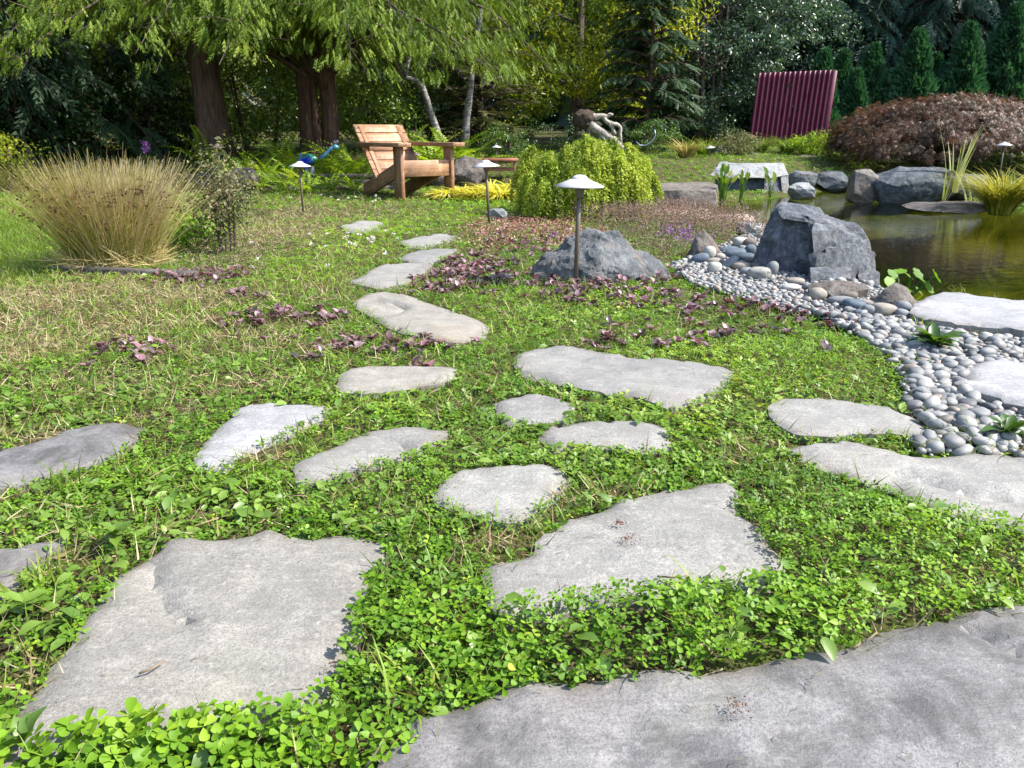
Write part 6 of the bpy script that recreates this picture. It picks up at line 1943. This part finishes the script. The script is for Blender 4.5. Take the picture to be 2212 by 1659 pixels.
# small dry shrub by the rush
broad_tree('dry_shrub', 'thin half dry leafy shrub between the rush clump and the path light', 'shrub', (*G(492, 545)[:2], -.01), .5, (.17, .15, .24), .30, M_DRYSH, 930, 60, 34, .022, .085, .008, squash=1.2, hollow=.1, stems=6, limbs=7, hang=.3)
broad_tree('leafy_weed', 'low light green weedy bush beside the rush clump', 'shrub', (*G(400, 530)[:2], -.01), .2, (.26, .2, .10), .09, M_CLOVER, 931, 60, 30, .024, .07, .004, squash=.6, hollow=.1, stems=3, limbs=3)
# marsh plant by the stepped boulder
rg = np.random.default_rng(940)
b = (*G(1945, 640, ZW)[:2], ZW)
root = empty('marsh_marigold', b, 'round leaved marsh plant growing out of the pond beside the rough boulder', 'water plant')
def t_round():
    V = [[0, 0, 0]]; tr_ = []
    for i in range(13):
        a_ = -2.75 + 5.5 * i / 12
        r_ = (1 + .08 * (i % 2)) * .5
        V.append([.25 + r_ * math.cos(a_), r_ * math.sin(a_), .10 * r_ + .05 * (i % 2)])
    tr_ = [[0, i + 1, i + 2] for i in range(12)]
    return np.array(V), [tr_]
for j, (u, v, s_) in enumerate(((1975, 588, .05), (1940, 590, .05), (2020, 596, .06), (1990, 606, .06), (1965, 600, .05), (2000, 618, .055), (1930, 612, .055), (1918, 606, .05), (1950, 622, .05), (1978, 622, .05), (1925, 596, .05))):
    p = np.array(P(u, v, b[1] + rg.normal(0, .05))) - np.array(b)
    st = MB().tube([(rg.normal(0, .02), rg.normal(0, .02), -.06), p * np.array([.6, .6, .45]), p], [.005, .0045, .0035], 5, cap=False, rnd=.3).mesh('stem', True)
    obj('stem', st, M_PICK, root)
    nn = np.array([[rg.normal(.3, .4), -.55 + rg.normal(0, .3), .8]])
    obj('leaf', crown_mesh('leaf', [scatter(t_round(), p[None], frames(nn, rg.uniform(0, 6.28, 1)), np.array([s_ * 1.1]), np.array([rg.uniform(.2, .6)]))]), M_CLOVER, root)
# rosette weeds in the pebbles and on the edge
def rosette(name, label, u, v, n, L_, mat, seed, w=.42):
    rg = np.random.default_rng(seed)
    b = (*G(u, v, 0)[:2], .012)
    root = empty(name, b, label, 'weed')
    a = np.arange(n) * 2.4
    el = rg.uniform(.15, 1.0, n)
    d = np.stack([np.cos(a) * np.cos(el), np.sin(a) * np.cos(el), np.sin(el)], 1)
    R = frames_dir(d, np.tile([0, 0, 1.0], (n, 1)))
    for j in range(n):
        obj('leaf', crown_mesh('leaf', [scatter(t_oval(w, .07, .22), np.array([[0, 0, .01 * rg.random()]]), R[j:j + 1], np.array([L_ * rg.uniform(.6, 1.1)]), np.array([rg.uniform(.1, .7)]))]), mat, root)
rosette('plantain_weed', 'dark green leafy rosette growing in the middle of the pebbles', 2015, 760, 26, .085, M_BROAD, 950)
rosette('plantain_weed', 'leafy green weed at the lower end of the pebbles', 2175, 955, 12, .07, M_BROAD, 951)
rosette('plantain_weed', 'broad leaved weed between the buff flagstone and the picture edge', 55, 1330, 9, .036, M_HEAL, 952, .6)
rosette('plantain_weed', 'broad leaved weed spilling onto the top corner of the buff flagstone', 255, 1180, 12, .034, M_HEAL, 953, .6)
rosette('plantain_weed', 'oval leaved weed at the bottom corner of the picture', 60, 1630, 8, .034, M_HEAL, 954, .5)
tuft('grass_tuft', 'thin grass tuft rising from the pebbles at the lower edge', 'grass tuft', gp(2130, 965), 40, .10, .6, M_GRASS, 955, .014, .5, 3, None, .05)
tuft('grass_tuft', 'dry tan grass tuft beside the thick pale slab', 'grass tuft', (*G(2085, 728)[:2], .01), 420, .05, 1.2, M_STRAW, 956, .03, .7, 2, None, .10, .6)
for i, (u, v, Y, lab) in enumerate(((1480, 350, 11.3, 'green and brown grass clump behind the flat ledge stone'), (1520, 345, 11.9, 'dark green grass clump by the far path light'), (1700, 340, 12.3, 'green grass clump at the foot of the red panel'), (1740, 345, 12.0, 'feathery green clump hiding the panel foot'), (1640, 325, 12.6, 'bluish grass clump at the corner of the red panel'))):
    tuft('grass_clump', lab, 'grass clump', gp(u, v, Y), 260, .42, .55, M_GRASS if i != 0 else M_RUSH, 960 + i, .014, .7, 4, 'grass clumps beyond the pond', .10, .35)
for i, (u, v, Y, rad, mt, lab) in enumerate(((1590, 345, 11.9, (.32, .25, .16), M_DRYSH, 'brownish low shrub between the far path light and the red panel'), (1755, 350, 11.7, (.3, .25, .16), M_FERN, 'bright green low shrub in front of the maple'), (1420, 330, 12.0, (.45, .3, .25), M_BROAD, 'green low shrub under the young fir'), (1240, 335, 12.4, (.8, .3, .3), M_DARKLEAF, 'dark low shrub below the driftwood root'), (2120, 372, 9.9, (.5, .3, .2), M_BROAD, 'green low shrub at the foot of the red maple'))):
    broad_tree('low_shrub', lab, 'shrub', gp(u, v, Y), .3, rad, rad[2], mt, 970 + i, 40, 60, .03, .12, .006, squash=.7, stems=3, limbs=4)
tuft('iris_clump', 'tall green sword leaves behind the chair', 'perennial', gp(910, 320, 10.9), 40, .55, .35, M_BROAD, 980, .03, .25, 4, None, .2)
# purple flower spike behind the rush
q = P(317, 340, 8.8)
fl = MB(); rg = np.random.default_rng(990)
zt = P(317, 305, 8.8)[2]; zb_ = P(317, 330, 8.8)[2]; g_ = tz(q[0], 8.8)
root = empty('flower_spike', (q[0], 8.8, g_), 'single purple flower spike rising behind the rush clump', 'flower')
obj('stem', MB().tube([(0, 0, -.03), (0, 0, zb_ - g_ + .05)], [.006, .005], 6, rnd=.3).mesh('stem', True), M_GRASS, root)
n = 160
pp_ = np.stack([rg.normal(0, .014, n), rg.normal(0, .014, n), zb_ - g_ + (zt - zb_) * rg.random(n)], 1)
obj('florets', crown_mesh('florets', [scatter(t_leaf(.7), pp_, frames(rand_unit(n, rg), rg.uniform(0, 6.28, n)), np.full(n, .022), rg.random(n) * .6)]), M_FLOWER, root)
# red debris and twigs on the flagstones: little heaps one can point to
M_DEB = m_plain('bark_crumb', (.13, .05, .03), .9, .1, 0, .5, 60)
for i, (u, v, s_, lab) in enumerate(((1355, 1163, .020, 'small heap of red brown bark crumbs in the middle of the grey flagstone'), (1338, 1130, .013, 'smaller pinch of red brown bark crumbs on the grey flagstone'), (1590, 1520, .022, 'scatter of brown husks on the large dark slab'), (720, 1432, .010, 'dark red leaf scrap at the edge of the buff flagstone'))):
    rg = np.random.default_rng(1000 + i)
    c0 = G(u, v, .018)
    mb_ = MB()
    for j in range(34 if i < 3 else 6):
        p = np.array([rg.normal(0, s_ * .4), rg.normal(0, s_ * .4), .002 * rg.random()])
        d = rand_unit(1, rg)[0] * rg.uniform(.001, .004); d[2] *= .3
        mb_.tube([p, p + d], [.0009, .0006], 4)
    tag(obj('bark_crumbs', mb_.mesh('bark_crumbs'), M_DEB, None, c0), lab, 'debris', None, 'stuff')
M_TWIG = m_plain('dry_twig', (.20, .15, .10), .8, .2)
for i, (u, v, l_, a, lab) in enumerate(((1870, 1385, .045, .6, 'pale dry straw on the corner of the dark slab'), (1420, 1245, .05, -.3, 'thin curved twig on the grey flagstone'), (1840, 1400, .02, .3, 'short pale straw bit beside the clover on the dark slab'), (300, 1455, .03, .4, 'short dark twig on the buff flagstone'))):
    c0 = G(u, v, .017)
    mb_ = MB().tube([(0, 0, 0), (math.cos(a) * l_ * .5, math.sin(a) * l_ * .5, .003), (math.cos(a + .4) * l_, math.sin(a + .4) * l_, .001)], [.0014, .0013, .0008], 5)
    tag(obj('twig', mb_.mesh('twig'), M_TWIG, None, c0), lab, 'twig')
# dry needles blown over the near flagstones
rg = np.random.default_rng(1100)
mb_ = MB()
for s_, cnt in ((STONES[0], 12), (STONES[1], 22), (STONES[2], 26), (STONES[3], 10), (STONES[7], 8), (STONES[19], 6), (STONES[15], 5)):
    lo, hi = s_.min(0), s_.max(0)
    xs, ys = rg.uniform(lo[0], hi[0], cnt * 3), rg.uniform(lo[1], hi[1], cnt * 3)
    m = (sd_poly(xs, ys, s_) < -.02) & (ys < 4) & (np.abs(xs) < ys * .75 + .3)
    for x, y in list(zip(xs[m], ys[m]))[:cnt]:
        a = rg.uniform(0, 6.28); l_ = rg.uniform(.004, .018)
        mb_.tube([(x, y, .0125), (x + math.cos(a) * l_ * .5, y + math.sin(a) * l_ * .5, .0135), (x + math.cos(a + .3) * l_, y + math.sin(a + .3) * l_, .0125)], [.0004, .0005, .0003], 3, rnd=rg.random())
tag(obj('dry_needles', mb_.mesh('dry_needles'), M_TWIG), 'scattered dry needles and chaff on the near flagstones', 'debris', None, 'stuff')
# one dandelion
c0 = gp(728, 418)
root = empty('dandelion', c0, 'yellow dandelion flower in the grass before the chair', 'flower')
k = NT('dandelion_yellow'); M_DAN = k.done(k.bsdf((.75, .55, .02), .6, .3))
n = 26; rg = np.random.default_rng(3)
obj('stem', MB().tube([(0, 0, 0), (0, 0, .06)], .003, 5, rnd=.4).mesh('stem'), M_GRASS, root)
obj('petals', crown_mesh('petals', [scatter(t_leaf(.3), np.tile([0, 0, .06], (n, 1)), frames_dir(np.stack([np.cos(np.arange(n)), np.sin(np.arange(n)), np.full(n, .35)], 1), np.tile([0, 0, 1.0], (n, 1))), np.full(n, .022), rg.random(n))]), M_DAN, root)
for o in SC.objects:
    if o.parent is not None and o.name.split('.')[0] in ('branches', 'twigs', 'stems', 'crown', 'foliage', 'leaves', 'florets', 'seed_heads', 'dead_thatch', 'petals', 'crest'):
        o['kind'] = 'stuff'
tt = sum(len(p.vertices) - 2 for o in SC.objects if o.type == 'MESH' for p in ())
ntri = {}
for o in SC.objects:
    if o.type == 'MESH': ntri[o.data.name] = len(o.data.loops) - 2 * len(o.data.polygons)
print('TRIS', sum(ntri.values()), sorted(ntri.items(), key=lambda q: -q[1])[:14])
